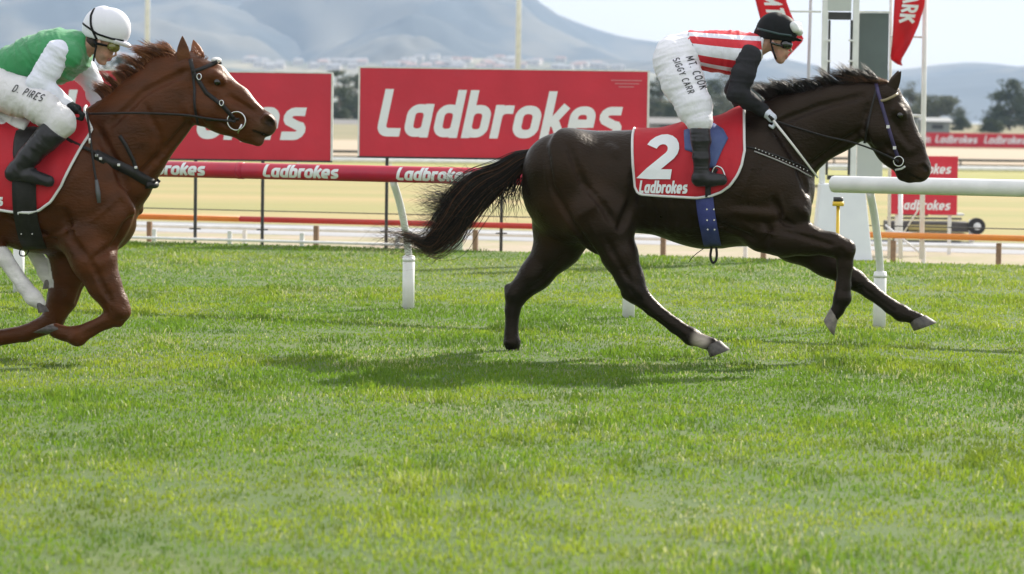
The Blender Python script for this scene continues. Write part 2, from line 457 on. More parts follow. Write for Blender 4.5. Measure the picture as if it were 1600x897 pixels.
# ------------------------------------------------------------------ helpers: things draped on a body
def hit_w(bvh, u, z, side=-1, default=None):
    h = bvh.ray_cast(Vector((u, side * 2.0, z)), Vector((0, -side, 0)))
    return h[0].y if h[0] is not None else default
def fill_none(ws, d=0.0):
    last = d; first = next((x for x in ws if x is not None), d); out = []; last = first
    for x in ws:
        if x is None: x = last
        out.append(x); last = x
    return out
def densify(pts, step):
    return resample(pts, step, False)
def strap(name, fr, bvh, pxpts, width, mat, parent, off=0.006, side=-1, thick=0.003, wguess=-0.1):
    """A flat strap that lies on the body: pixel centre line -> draped ribbon with thickness."""
    L = np.array([fr.p(x, y, wguess * (1 if side < 0 else -1))[[0, 2]] for x, y in pxpts])
    if side > 0:
        L = np.array([fr.p(x, y, wguess)[[0, 2]] for x, y in pxpts])
    c = densify(L, 0.02); v2, f = ribbon2d(c, width / 2, False)
    ws = []
    for p in c: ws.append(hit_w(bvh, p[0], p[1], side))
    ws = fill_none(ws, 0.0); ws = np.array(ws)
    for _ in range(3):
        if len(ws) > 2: ws[1:-1] = side * np.maximum(side * ws[1:-1], side * (ws[:-2] + ws[2:]) / 2)
    vv = []
    for i, p in enumerate(v2):
        w = hit_w(bvh, p[0], p[1], side, None); wc = ws[i // 2]
        w = wc if w is None else (0.5 * w + 0.5 * wc)
        vv.append((p[0], w + side * off, p[1]))
    o = meshobj(name, vv, f, mat, parent)
    m = o.modifiers.new("thickness", 'SOLIDIFY'); m.thickness = thick; m.offset = 0
    return o
def tube_px(name, fr, pts, r, mat, parent, n=8):
    return MB().tube([fr.p(x, y, w) for x, y, w in pts], r, n).build(name, mat, parent, True)
def curve_pts(pts, n=6):
    """Catmull-Rom through points (any dimension)."""
    P = [np.array(p, float) for p in pts]; P = [2 * P[0] - P[1]] + P + [2 * P[-1] - P[-2]]; out = []
    for i in range(1, len(P) - 2):
        for k in range(n):
            t = k / n; a, b, c, d = P[i - 1], P[i], P[i + 1], P[i + 2]
            out.append(0.5 * ((2 * b) + (-a + c) * t + (2 * a - 5 * b + 4 * c - d) * t * t + (-a + 3 * b - 3 * c + d) * t ** 3))
    out.append(P[-2]); return out
def hair(name, strands, r0, mat, parent, cols=None):
    """strands: list of Nx3 arrays; 3-sided tapering strands."""
    V_, F_, C_ = [], [], []
    for si, s in enumerate(strands):
        s = np.asarray(s); N = len(s); b = len(V_)
        t = np.gradient(s, axis=0); t /= np.linalg.norm(t, axis=1)[:, None] + 1e-9
        a = np.array([0.3, 1.0, 0.2]); x = np.cross(t, a); x /= np.linalg.norm(x, axis=1)[:, None] + 1e-9; y = np.cross(t, x)
        rr = r0 * (1.0 - 0.92 * np.linspace(0, 1, N) ** 1.5) * (0.6 + 0.8 * ((si * 7919) % 100) / 100)
        for i in range(N):
            for k in range(3):
                th = 2.0944 * k; V_.append(s[i] + rr[i] * (math.cos(th) * x[i] + math.sin(th) * y[i]))
        for i in range(N - 1):
            for k in range(3):
                F_.append((b + 3 * i + k, b + 3 * i + (k + 1) % 3, b + 3 * i + 3 + (k + 1) % 3, b + 3 * i + 3 + k))
        if cols is not None: C_ += [cols[si]] * (3 * N)
    o = fastmesh(name, np.array(V_), np.array(F_), 4, mat, parent)
    if cols is not None: setcol(o, np.array(C_))
    o["kind"] = "stuff"
    return o
def loft(name, rings, mat, parent, capped=True, smooth=True):
    V_, F_ = [], []; n = len(rings[0])
    for r in rings: V_ += [tuple(p) for p in r]
    for i in range(len(rings) - 1):
        for k in range(n): F_.append((i * n + k, i * n + (k + 1) % n, (i + 1) * n + (k + 1) % n, (i + 1) * n + k))
    if capped: F_.append(tuple(range(n))[::-1]); F_.append(tuple((len(rings) - 1) * n + k for k in range(n)))
    return meshobj(name, V_, F_, mat, parent, smooth)
def hoof(fr, top, toe, heel, w, mat, parent, half=0.045):
    """top: coronet centre px; toe and heel: ground-edge px points. A tapered horn box lofted from coronet to ground edge."""
    T = fr.p(*top, w); A = fr.p(*toe, w); B = fr.p(*heel, w)
    base_c = (A + B) / 2; ax = A - B; la = np.linalg.norm(ax); ax /= la
    rings = []
    for t, sc in ((0, 0.70), (0.12, 0.76), (0.6, 0.9), (0.95, 1.0), (1.0, 0.96)):
        c = T * (1 - t) + base_c * t; ring = []
        for k in range(16):
            th = 2 * math.pi * k / 16
            ring.append(c + ax * (math.cos(th) * la / 2 * sc * (1.0 if math.cos(th) > 0 else 0.9)) + np.array([0, 1, 0]) * math.sin(th) * half * sc)
        rings.append(ring)
    return loft("hoof", rings, mat, parent)

def vnoise(x, y, seed=0):
    """Smooth value noise, vectorised."""
    def h(i, j):
        n = np.sin(i * 127.1 + j * 311.7 + seed * 74.7) * 43758.5453
        return n - np.floor(n)
    i = np.floor(x); j = np.floor(y); fx = x - i; fy = y - j
    fx = fx * fx * (3 - 2 * fx); fy = fy * fy * (3 - 2 * fy)
    return (h(i, j) * (1 - fx) + h(i + 1, j) * fx) * (1 - fy) + (h(i, j + 1) * (1 - fx) + h(i + 1, j + 1) * fx) * fy
def fbm(x, y, o=4, seed=0):
    s = 0; a = 0.5
    for k in range(o): s = s + a * vnoise(x * 2 ** k, y * 2 ** k, seed + k); a *= 0.5
    return s

def relief(fr, prims, path, r, sm=.03, neg=True, sides=(-1, 1), bvh=None, sink=0.0):
    """Grooves (neg) and ridges that follow the surface: muscle edges, tendons, veins."""
    pts = resample([fr.p(x, y, -.15)[[0, 2]] for x, y in path], .05, False)
    for sd in sides:
        q = []
        for p in pts:
            w = hit_w(bvh, p[0], p[1], sd, None)
            if w is not None: q.append(np.array([p[0], w - sd * sink, p[1]]))
        for a, b in zip(q[:-1], q[1:]):
            if abs(a[1] - b[1]) < .08: prims.append(cone(a, b, r, r, 1.0, sm, neg))
# ================================================================== THE SETTING
EA, EB = G(240, 378), G(1590, 415)          # far edge of the turf course
TD = (EB - EA); TD[2] = 0; TD /= np.linalg.norm(TD)
TN = np.array([-TD[1], TD[0], 0.0])         # away from the camera
def TP(s, n, z=0.0):                        # along-track / across-track point, s = 0 near picture centre
    o = EA + TD * ((800 - 240) / (1590 - 240) * np.linalg.norm(EB - EA))
    q = o + TD * s + TN * n; return np.array([q[0], q[1], z])
ZB = -0.5                                   # level of the ground beyond the turf
def sheet(name, pts, mat, z=None, nx=1, kind="structure"):
    return meshobj(name, pts, [tuple(range(len(pts)))], mat, None, False, kind)

TURF = M("turf_soil", (0.05, 0.10, 0.012), 0.95, (0.09, 0.125, 0.025), 1.3, 0.4, 30, coord="World")
STRAW = M("straw_field", (0.36, 0.265, 0.115), 0.95, (0.22, 0.225, 0.065), 0.33, coord="World", stretch=(0.12, 1.0, 1.0), detail=8)
GREENF = M("green_strip", (0.24, 0.25, 0.05), 0.95, (0.30, 0.27, 0.09), 0.3, coord="World", stretch=(0.1, 1.0, 1.0))
BEIGE = M("beige_sand", (0.42, 0.33, 0.24), 0.95, (0.36, 0.29, 0.20), 0.2, coord="World", stretch=(0.2, 1, 1))
GREYT = M("grey_sand_track", (0.27, 0.28, 0.30), 0.9, (0.36, 0.36, 0.37), 0.8, 0.3, 20, coord="World", stretch=(0.3, 1, 1))
VERGE = M("pale_gravel", (0.38, 0.30, 0.235), 0.95, (0.25, 0.25, 0.12), 1.1, 0.5, 25, coord="World", detail=8)
GROUND = M("dry_ground", (0.24, 0.20, 0.11), 0.95, (0.15, 0.15, 0.07), 0.05, coord="World", detail=8)

sheet("ground", [(-2500, -120, ZB - .05), (2500, -120, ZB - .05), (2500, 900, ZB - .05), (1200, 960, ZB - .05), (-2500, 960, ZB - .05)], GROUND)
shore = meshobj("shore", [(-2500, 960, ZB - .05), (1200, 960, ZB - .05), (2500, 900, ZB - .05), (2500, 915, -5.2), (1200, 975, -5.2), (-2500, 975, -5.2)],
                [(0, 1, 4, 5), (1, 2, 3, 4)], GROUND, None, False, "structure")
# raised turf course
S0, S1 = -60, 60
a, b = TP(S0, 0), TP(S1, 0)
c, d = TP(S1, -60), TP(S0, -60)
al, bl = TP(S0, 0.5, ZB - .1), TP(S1, 0.5, ZB - .1)
meshobj("turf_course", [a, b, c, d, al, bl], [(3, 2, 1, 0), (0, 1, 5, 4)], TURF, None, False, "structure")
def strip(name, n0, n1, z, mat, s0=-120, s1=120):
    return sheet(name, [TP(s0, n0, z), TP(s1, n0, z), TP(s1, n1, z), TP(s0, n1, z)], mat)
strip("gravel_verge", 0.3, 14.6, ZB - .004, VERGE)
strip("sand_track", 14.6, 18.6, ZB, GREYT)
strip("straw_field", 18.6, 52, ZB + .004, STRAW)
sheet("green_field", [(-200, 92, ZB + .010), (200, 92, ZB + .010), (200, 121, ZB + .010), (-200, 121, ZB + .010)], GREENF)
sheet("far_sand_track", [(-300, 136, ZB + .008), (300, 136, ZB + .008), (300, 205, ZB + .008), (-300, 205, ZB + .008)], BEIGE)

WATER = M("bay_water", (0.20, 0.24, 0.27), 0.25, (0.28, 0.31, 0.33), 0.01, 0.3, 0.05, coord="World", bdist=1.0)
sheet("bay_water", [(-6500, 930, -4.6), (6500, 860, -4.6), (6500, 7400, -4.6), (-6500, 7400, -4.6)], WATER)

HILL = M("hill_bush", (0.010, 0.022, 0.026), 0.95, (0.115, 0.105, 0.075), 0.005, coord="World", stretch=(1, .6, 1.6), detail=10)
HILL2 = M("foothill_grass", (0.045, 0.065, 0.04), 0.95, (0.30, 0.26, 0.16), 0.007, coord="World", detail=10)
for m_, lo_, hi_ in ((HILL, .44, .60), (HILL2, .42, .62)):
    r_ = next(n for n in m_.node_tree.nodes if n.type == 'VALTORGB'); r_.color_ramp.elements[0].position = lo_; r_.color_ramp.elements[1].position = hi_
def ridge(name, pts, Ym, front, mat, seed, rough=0.1):
    xs = np.linspace(pts[0][0], pts[-1][0], 260); ys = np.interp(xs, [p[0] for p in pts], [p[1] for p in pts])
    k = np.ones(7) / 7; ys = np.convolve(np.pad(ys, 3, mode='edge'), k, 'valid')
    top = np.array([V(x, y, Ym) for x, y in zip(xs, ys)]); base = -5.0
    NT = 40; V_ = []
    for j in range(NT + 8):
        t = j / NT
        Y = Ym - front * (1 - t)
        if t <= 1:
            g = t ** 0.8 * 0.75 + 0.25 * t
            h = (top[:, 2] - base) * g
            nse = fbm(top[:, 0] / 260 + seed, Y / 420 + np.zeros(260) + seed, 5, seed) - 0.47
            h = h * (1 + nse * 3.2 * (t * (1 - t)) * 2.2) + (top[:, 2] - base) * rough * (fbm(top[:, 0] / 60, Y / 90 + np.zeros(260), 3, seed + 5) - 0.45) * min(1, 6 * (1 - t) + 0.25)
        else: h = (top[:, 2] - base) * (1 - (t - 1) * 3.0)
        for i in range(260): V_.append((top[i, 0], Y, base + max(h[i], -2)))
    F_ = [(j * 260 + i, j * 260 + i + 1, (j + 1) * 260 + i + 1, (j + 1) * 260 + i) for j in range(NT + 7) for i in range(259)]
    return fastmesh(name, np.array(V_), np.array(F_), 4, mat)
H1 = ridge("mountain", [(-900, -60), (-300, -110), (0, -70), (160, -40), (400, -60), (650, -75), (760, -35), (815, 0), (870, 22), (940, 50), (1000, 64),
     (1045, 67), (1120, 75), (1200, 95), (1260, 106), (1320, 112), (1400, 110), (1450, 104), (1490, 97), (1530, 96), (1570, 101), (1620, 108), (1800, 118), (2400, 135)], 6500, 1900, HILL, 1, 0.05)
H2 = ridge("hill", [(-900, 40), (-400, 0), (-100, 14), (60, 24), (180, 5), (260, -6), (330, 2), (420, 28), (490, 62), (540, 90), (640, 150), (700, 178)], 5400, 1300, HILL, 2, 0.06)
H3 = ridge("hill", [(400, 175), (460, 105), (520, 76), (580, 46), (640, 24), (700, 42), (760, 72), (840, 90), (950, 98), (1060, 104), (1150, 122), (1230, 165), (1280, 178)], 4900, 1000, HILL, 3, 0.06)
H4 = ridge("foothill", [(-700, 70), (-200, 80), (0, 90), (150, 84), (300, 96), (400, 93), (500, 100), (600, 97), (700, 90), (800, 93), (900, 98), (1000, 110), (1100, 132), (1180, 155), (1260, 178)], 3900, 900, HILL2, 4, 0.08)
for h in (H1, H2, H3, H4): h["kind"] = "structure"

# suburb houses on the foothills
bv4 = BVHTree.FromObject(H4, bpy.context.evaluated_depsgraph_get())
HW = M("house_wall", (0.66, 0.60, 0.54), 0.8, (0.55, 0.50, 0.46), 0.2); HR = M("house_roof", (0.40, 0.22, 0.17), 0.8, (0.34, 0.26, 0.22), 0.2); HR2 = M("pale_roof", (0.36, 0.35, 0.34), 0.8); PB_ = M("shed_wall", (.30, .28, .25), .85); PR_ = M("shed_roof", (.20, .195, .19), .85)
def house_mesh(wx, wy, h, rh, wallm, roofm):
    m = MB(); m.box((0, 0, h / 2), (wx, wy, h)); nw = len(m.f)
    e = 0.6; m.add([(-wx/2-e, -wy/2-e, h+.02), (wx/2+e, -wy/2-e, h+.02), (wx/2+e, wy/2+e, h+.02), (-wx/2-e, wy/2+e, h+.02), (-wx/2+1, 0, h+rh), (wx/2-1, 0, h+rh)],
        [(3, 2, 1, 0), (0, 1, 5, 4), (2, 3, 4, 5), (1, 2, 5), (3, 0, 4)]); nr = len(m.f)
    for x in (-wx/4, wx/5): m.box((x, -wy/2-.03, h*.55), (1.6, .1, 1.2))
    me = bpy.data.meshes.new("distant_house"); me.from_pydata(m.v, [], m.f)
    for q in (wallm, roofm, BLACKM): me.materials.append(q)
    for i, p in enumerate(me.polygons): p.material_index = 0 if i < nw else (1 if i < nr else 2)
    me.update(); return me
HM = [house_mesh(13, 9, 5, 2.5, HW, HR), house_mesh(17, 10, 5.5, 2.2, HW, HR2), house_mesh(11, 9, 6, 2.6, HW, HR2)]
hcount = 0
for tries in range(700):
    px = random.choice([random.uniform(130, 320), random.uniform(390, 570), random.uniform(600, 860), random.uniform(870, 1060)]); py = random.uniform(80, 110)
    dd = ray(px, py); h = bv4.ray_cast(Vector(CAM), Vector(dd).normalized())
    if h[0] is None: continue
    o = bpy.data.objects.new("distant_house", random.choice(HM)); COL.objects.link(o)
    o.location = (h[0].x, h[0].y, h[0].z - 1.0); o.rotation_euler = (0, 0, random.uniform(-.5, .5))
    tag(o, "tiny pale suburban house on the hazy foothill behind the billboards", "house", "houses on the foothill"); hcount += 1
    if hcount >= 110: break

# trees by the bay
BARK = M("bark", (0.10, 0.08, 0.06), 0.95, (0.16, 0.13, 0.10), 2.0, 0.4, 6)
LEAFS = [M("cypress_leaf", (0.035, 0.055, 0.025), 0.8, (0.07, 0.09, 0.04), 0.5, trans=0.2), M("gum_leaf", (0.06, 0.075, 0.045), 0.8, (0.12, 0.13, 0.075), 0.5, trans=0.25)]
def tree(px, Y, ytop, halfw, kind, label, seed, zb=ZB, flat=0.0, name="tree"):
    r = random.Random(seed); base = V(px, 200, Y); base[2] = zb - .06
    ztop = V(px, ytop, Y)[2]; Ht = ztop - base[2]; R = halfw * Y / FPX
    root = tag(empty(name, base), label, "tree", "trees across the far side of the racecourse")
    m = MB(); tr = max(0.12, Ht * 0.03); limbs = []
    hb = Ht * (0.30 if not flat else 0.4)
    trunk = curve_pts([(0, 0, -.2), (r.uniform(-.1, .1) * R, 0, hb * .6), (r.uniform(-.15, .15) * R, r.uniform(-.1, .1) * R, hb * 1.3), (r.uniform(-.2, .2) * R, 0, Ht * .85)], 4)
    m.tube(trunk, list(np.linspace(tr, tr * .25, len(trunk))), 8)
    cl = []
    for i in range(13 if kind else 24):
        f = r.uniform(0.18 if kind == 0 else .28, 0.95) if not flat else r.uniform(.5, .92); p0 = trunk[min(len(trunk) - 1, int(f * len(trunk)))]
        an = r.uniform(0, 6.283); ln = R * r.uniform(.45, .95) * (1.15 - 0.5 * f if not flat else 1.0)
        p1 = p0 + np.array([math.cos(an) * ln, math.sin(an) * ln, Ht * r.uniform(.0, .14)])
        pm = (p0 + p1) / 2 + np.array([0, 0, Ht * .03]); m.tube([p0, pm, p1], [tr * .4, tr * .25, tr * .08], 5)
        cl.append(p1); cl.append(pm * .4 + p1 * .6)
    cl.append(trunk[-1] + np.array([0, 0, Ht * .05])); m.build("trunk", BARK, root, True)
    V_, F_ = [], []
    for c in cl:
        cr = R * r.uniform(.32, .55) * (1 if kind else .9)
        for q in range(90):
            d = np.array([r.gauss(0, 1), r.gauss(0, 1), r.gauss(0, .55)]) * cr * .55; p = c + d
            if p[2] > Ht: p[2] = Ht - r.uniform(0, .1) * Ht
            s = R * r.uniform(.04, .10); n = np.array([r.gauss(0, 1), r.gauss(0, 1), r.gauss(0, 1)]); n /= np.linalg.norm(n)
            x = np.cross(n, [0.3, .2, 1.0]); x /= np.linalg.norm(x); y = np.cross(n, x); b = len(V_)
            V_ += [p - x * s, p - y * s * .6, p + x * s, p + y * s * .6]; F_.append((b, b + 1, b + 2, b + 3))
    meshobj("crown", V_, F_, LEAFS[kind], root, False, "stuff")
    return root
tree(1578, 520, 122, 32, 0, "big dark spreading cypress at the right edge above the far red banner", 1)
tree(1648, 540, 132, 36, 0, "dark cypress just outside the right of the biggest cypress", 2)
tree(1548, 430, 188, 18, 0, "low rounded dark bush left of the big cypress trunk", 3, name="bush")
tree(1470, 500, 150, 34, 1, "flat topped olive tree right of the tall white pipe pole", 4, flat=1)
tree(1419, 480, 124, 20, 1, "grey green tree seen between the horse's ears and white pole", 5)
tree(1398, 520, 140, 18, 1, "small grey tree behind the dark horse's brow", 6)
tree(1310, 560, 113, 16, 0, "dark treetop seen through the winning post frame", 7)
tree(1206, 520, 128, 34, 1, "broad grey green tree under the dark horse rider's chin", 8, flat=1)
tree(1128, 520, 112, 24, 1, "olive tree seen under the dark horse rider's belly", 9)
tree(1090, 560, 135, 24, 0, "dark small tree behind the dark horse rider's knee", 10)
tree(1032, 480, 116, 26, 0, "dark tree right of the middle billboard behind the rider's thigh", 11)
tree(528, 440, 106, 20, 0, "dark narrow tree in the gap between the two billboards", 12)
tree(554, 500, 112, 20, 0, "paler tree beside the right billboard's left end", 13)
tree(196, 560, 88, 34, 0, "dark spreading tree behind the white helmeted rider's chin", 14)
tree(1255, 600, 140, 20, 1, "pale tree left of the winning post frame", 15)

for k, (bx, by, bw, bl_) in enumerate(((1048, 178, 16, "low dark bush beside the rider's boot tops"), (1018, 182, 12, "low bush against the right billboard's right end"), (1110, 184, 22, "low bush under the rider's forearm"),
        (1172, 176, 24, "grey green bush before the rider's hands"), (1240, 172, 26, "broad bush left of the winning post base"), (1424, 184, 14, "low bush right of the dark horse's brow"), (1500, 192, 14, "small bush right of the grey shed"), (534, 184, 12, "low bush in the billboard gap"), (556, 176, 10, "bush touching the right billboard's left edge"))):
    tree(bx, 440 + 7 * k, by - 14, bw, k % 2, bl_, 50 + k, name="bush")
for k, (tx, ty, tw, tl_) in enumerate(((1050, 128, 20, "dark bushy tree just right of the billboard end behind the rider's thigh"), (1070, 138, 18, "grey tree behind the rider's knee"), (1150, 122, 22, "dark tree under the rider's black elbow"),
        (1182, 134, 20, "pale tree beyond the rider's wrist"), (1232, 130, 20, "dark tree left of the slim grey pole"), (1278, 140, 18, "small tree at the left of the winning post"), (1500, 166, 16, "small dark tree right of the grey shed roof"),
        (1345, 128, 16, "tree glimpsed beside the grey side panel of the winning post"), (545, 134, 11, "lower tree in the middle of the billboard gap"), (1108, 124, 26, "dark tree filling the space left of the rider's elbow"), (1022, 140, 18, "dark low tree meeting the billboard's right edge"), (538, 116, 16, "tall dark tree in the middle of the billboard gap"), (1438, 140, 16, "dark tree just behind the tall white pipe pole"), (1600, 150, 24, "dark lower tree filling the right picture edge under the cypress"), (165, 92, 24, "low dark tree touching the white helmet's peak"))):
    tree(tx, 470 + 13 * k, ty, tw, (k + 1) % 2, tl_, 80 + k)
# buildings between the trees
def building(px0, px1, ytop, Y, label, wallm, roofm, rh, depth=8.0, seed=0):
    p0, p1 = V(px0, 200, Y), V(px1, 200, Y); z1 = V(px0, ytop, Y)[2]; wx = p1[0] - p0[0]; h = z1 - ZB - rh
    root = tag(empty("building", ((p0[0] + p1[0]) / 2, Y, ZB - .04)), label, "building")
    MB().box((0, depth / 2, h / 2), (wx, depth, h)).build("wall", wallm, root)
    e = .4
    MB().add([(-wx/2-e, -e, h+.01), (wx/2+e, -e, h+.01), (wx/2+e, depth+e, h+.01), (-wx/2-e, depth+e, h+.01), (-wx/2-e, depth/2, h+rh), (wx/2+e, depth/2, h+rh)],
             [(3, 2, 1, 0), (0, 1, 5, 4), (2, 3, 4, 5), (1, 2, 5), (3, 0, 4)]).build("roof", roofm, root)
    n = max(1, int(wx / 3))
    for i in range(n):
        w = MB().box((-wx/2 + (i + .5) * wx / n, -.03, h * .55), (wx / n * .45, .12, h * .35)).build("window", BLACKM, root)
    return root
building(1446, 1484, 183, 400, "low grey shed left of the big cypress behind the far red banner", M("grey_shed_wall", (.24, .26, .25), .8), M("grey_shed_roof", (.3, .31, .31), .7), .5)
building(1018, 1062, 183, 420, "pale low building behind the rider's thigh beside the right billboard", PB_, PR_, .8)
building(1098, 1160, 186, 430, "pale long building seen between the dark horse rider's arm and knee", PB_, PR_, .8)
building(522, 562, 186, 420, "pale building low in the gap between the two billboards", PB_, PR_, .8)

# far running rail (white) and far red banner
wr = tag(empty("running_rail", (0, 104, ZB)), "thin white far running rail stretching across the straw field", "rail")
MB().tube([(-60, 0, .34), (60, 0, .34)], .085, 8).build("rail_tube", WHITE, wr, True)
pm_ = MB().box((0, 0, .13), (.07, .07, .27)); p0 = None
for i in range(40):
    if p0 is None: p0 = pm_.build("post", WHITE, wr); q = p0
    else: q = p0.copy(); COL.objects.link(q)
    q.location = (-58 + i * 3, 0, 0)
df = tag(empty("running_rail", (0, 119, ZB)), "thin dark far rail just above the white far rail", "rail")
MB().tube([(-70, 0, .42), (70, 0, .42)], .05, 8).build("rail_tube", BLACKM, df, True)
pm2 = MB().box((0, 0, .2), (.06, .06, .4)).build("post", BLACKM, df)
for i in range(1, 30):
    q = pm2.copy(); COL.objects.link(q); q.location = (-68 + i * 4.7, 0, 0)
pm2.location = (-68, 0, 0)
def wordmark_on_plane(parent, O, X, Z, N, x0, y0, width, height, mat=PRINT, name="lettering"):
    """Logo lettering on a flat face: O origin, X/Z unit axes, N outward normal (towards the viewer)."""
    return lettering(name, "Ladbrokes", WORD, .088, .2, lambda x, y, l: O + X * (x0 + x * width) + Z * (y0 + y * height) + N * (l + .002), mat, parent, step=0.0, eps=.0008)
YB = 215.0; pl = V(1441, 207, YB); pr = V(1760, 211, YB); pb = V(1441, 229.5, YB)
bn = tag(empty("banner_rail", (pl[0], YB, ZB)), "long low red banner rail with white lettering below the big cypress", "banner")
LB = pr[0] - pl[0]; zt = pl[2] - ZB; zb_ = pb[2] - ZB
MB().box((LB / 2, 0, (zt + zb_) / 2), (LB, .06, zt - zb_)).build("panel", RED, bn, bevel=.01)
for k in range(5): MB().box((.2 + k * LB / 4.1, .06, (zt + zb_) / 4 + .1), (.09, .06, zt / 2 + .5)).build("post", WHITEW, bn)
pw = (1538 - 1462) * YB / FPX
for k in range(5):
    x0 = (1461 - 1441) * YB / FPX + (k - 0) * 76 * YB / FPX - (0 if k else 0)
    wordmark_on_plane(bn, np.array([0, -.03, 0]), np.array([1., 0, 0]), np.array([0, 0, 1.]), np.array([0, -1., 0]), x0, zb_ + .28, 68 * YB / FPX, .52)
wordmark_on_plane(bn, np.array([0, -.03, 0]), np.array([1., 0, 0]), np.array([0, 0, 1.]), np.array([0, -1., 0]), -.02, zb_ + .28, 14 * YB / FPX, .52).data.name = "lettering_part"

# tall white poles
def pole(px, Y, label, r):
    b = V(px, 200, Y); root = tag(empty("flag_pole", (b[0], Y, ZB)), label, "pole", "tall white poles behind the billboards")
    MB().tube([(0, 0, 0), (0, 0, 14.0)], [r, r * .8], 12).build("shaft", WHITE, root, True)
    MB().tube([(0, 0, 0), (0, 0, .12)], [r * 2.2, r * 2.0], 12).build("base", WHITEW, root, True)
    MB().ball((0, 0, 14.06), r * 1.3).build("finial", WHITE, root, True)
pole(229, 126, "tall thin white pole between the white helmet and the chestnut's ears", .105)
pole(808, 126, "tall thin white pole behind the middle of the right billboard", .11)

# billboards
def billboard(x0, x1, yt, yb, Y, legs, label):
    A, B, Cc = V(x0, yt, Y), V(x1, yt + (x1 - x0) * .014, Y), V(x0, yb, Y)
    root = tag(empty("billboard", (A[0], Y, ZB)), label, "billboard", "red billboards beyond the turf")
    w = B[0] - A[0]; zt, zb2 = A[2] - ZB, Cc[2] - ZB; h = zt - zb2
    MB().box((w / 2, 0, (zt + zb2) / 2), (w, .03, h)).build("panel", RED, root, bevel=.004)
    fr_ = .028
    for nm, c_, d_ in (("frame", (w / 2, .004, zt + .008), (w + .04, .045, .016)), ("frame", (w / 2, .004, zb2 - .010), (w + .04, .045, .02)),
                       ("frame", (-.010, .004, (zt + zb2) / 2), (.02, .045, h)), ("frame", (w + .012, .004, (zt + zb2) / 2), (.024, .045, h))):
        MB().box(c_, d_).build(nm, WHITEW if c_[0] != w / 2 or c_[2] > zt else BLACKM, root)
    for lx in legs:
        L = V(lx, 300, Y)[0] - A[0]
        MB().box((L, .035, zb2 / 2 + .15), (.036, .036, zb2 + .3)).build("leg", BLACKM, root)
        MB().box((L, .035, .10), (.11, .09, .2)).build("foot", WHITE, root)
        MB().box((L, .015, .62), (.13, .014, .016)).build("bracket", BLACKM, root)
    MB().box((w / 2, .03, zb2 + h * .5), (w * .98, .03, .05)).build("brace", BLACKM, root)
    s = w / 449.0
    lettering("lettering", "Ladbrokes", WORD, .088, .2, lambda x, y, l: np.array([(24 + x * 397) * s, -.0165 - l, zb2 + (30.5 + y * 75) * s]), PRINT, root, step=0.0, eps=.0008)
    return root, w, zt, zb2, s
bb2 = billboard(563, 1012, 106, 244, 36.5, (604, 784, 962), "red billboard with large pale lettering behind the dark horse's rump")
bb1 = billboard(69, 518, 109, 245, 36.6, (125, 305, 410), "red billboard mostly hidden behind the chestnut horse's head")
# faint small print in the corner of the right billboard
root, w, zt, zb2, s = bb2
FAINT = M("faint_print", (0.58, 0.20, 0.22), 0.5)
for k, (xa, xb) in enumerate(((392, 440), (398, 436), (404, 428))):
    MB().box((s * (xa + xb) / 2, -.017, zt - s * (14 + 5 * k)), (s * (xb - xa), .002, s * 1.6)).build("small_print", FAINT, root)

# low orange and red rail on brown posts beyond the turf
n_r = 1.6; zr = .22
lr = tag(empty("low_rail", TP(0, n_r, ZB), math.atan2(TD[1], TD[0])), "low orange and red rail on short brown posts beyond the turf", "rail")
def s_of(px, n, z):   # along-track coordinate of the point of the line (n, z) seen at column px
    lo, hi = -60.0, 60.0
    for _ in range(50):
        mid = (lo + hi) / 2
        if to_px(TP(mid, n, z))[0][0] < px: lo = mid
        else: hi = mid
    return lo
def seg(pxa, pxb, mat):
    sa, sb = s_of(pxa, n_r, zr), s_of(pxb, n_r, zr)
    MB().tube([(sa, 0, zr - ZB), (sb, 0, zr - ZB)], .033, 10).build("rail_tube", mat, lr, True)
seg(-250, 374, ORANGE); seg(375, 1240, REDLOW); seg(1241, 1900, ORANGE)
for px in (-120, 70, 231, 492, 741, 1035, 1192, 1395, 1560, 1720):
    s_ = s_of(px, n_r, zr); MB().box((s_, .05, (zr - ZB) / 2 - .03), (.055, .05, zr - ZB - .06)).build("post", WOOD, lr, bevel=.004)
# thin wire strung above it
wi = tag(empty("wire_line", TP(0, n_r + .6, ZB), math.atan2(TD[1], TD[0])), "thin dark wire strung above the low orange rail", "wire")
MB().tube([(-14, 0, .30 - ZB), (14, 0, .30 - ZB)], .006, 6).build("wire", BLACKM, wi, True)
for s_ in (-13.9, -7.3, -.2, 6.6, 13.9): MB().box((s_, 0, (.31 - ZB) / 2), (.03, .03, .31 - ZB)).build("stake", WOOD, wi)
# low white kerb rail along the far edge of the turf
n_k = .55; zk = 0.02
kr = tag(empty("kerb_rail", TP(0, n_k, ZB), math.atan2(TD[1], TD[0])), "very low white rail along the far turf edge under the billboards", "rail")
MB().tube([(s_of(-200, n_k, zk), 0, zk - ZB), (s_of(640, n_k, zk), 0, zk - ZB)], .016, 8).build("rail_tube", WHITE, kr, True)
for px in (-150, 30, 240, 358, 471, 620):
    s_ = s_of(px, n_k, zk); MB().box((s_, .02, (zk - ZB) / 2 + .05), (.05, .03, zk - ZB + .1)).build("post", WHITEW, kr, bevel=.004)

tk = tag(empty("track_rail", TP(0, 8.0, ZB), math.atan2(TD[1], TD[0])), "thin white rail with short posts along the grey sand track", "rail")
MB().tube([(-40, 0, .36), (40, 0, .36)], .026, 8).build("rail_tube", WHITE, tk, True)
pk0 = MB().box((0, 0, .16), (.05, .04, .34)).build("post", WHITEW, tk)
for i in range(1, 34): q = pk0.copy(); COL.objects.link(q); q.location = (-39 + i * 2.35, 0, 0)
pk0.location = (-39, 0, 0)
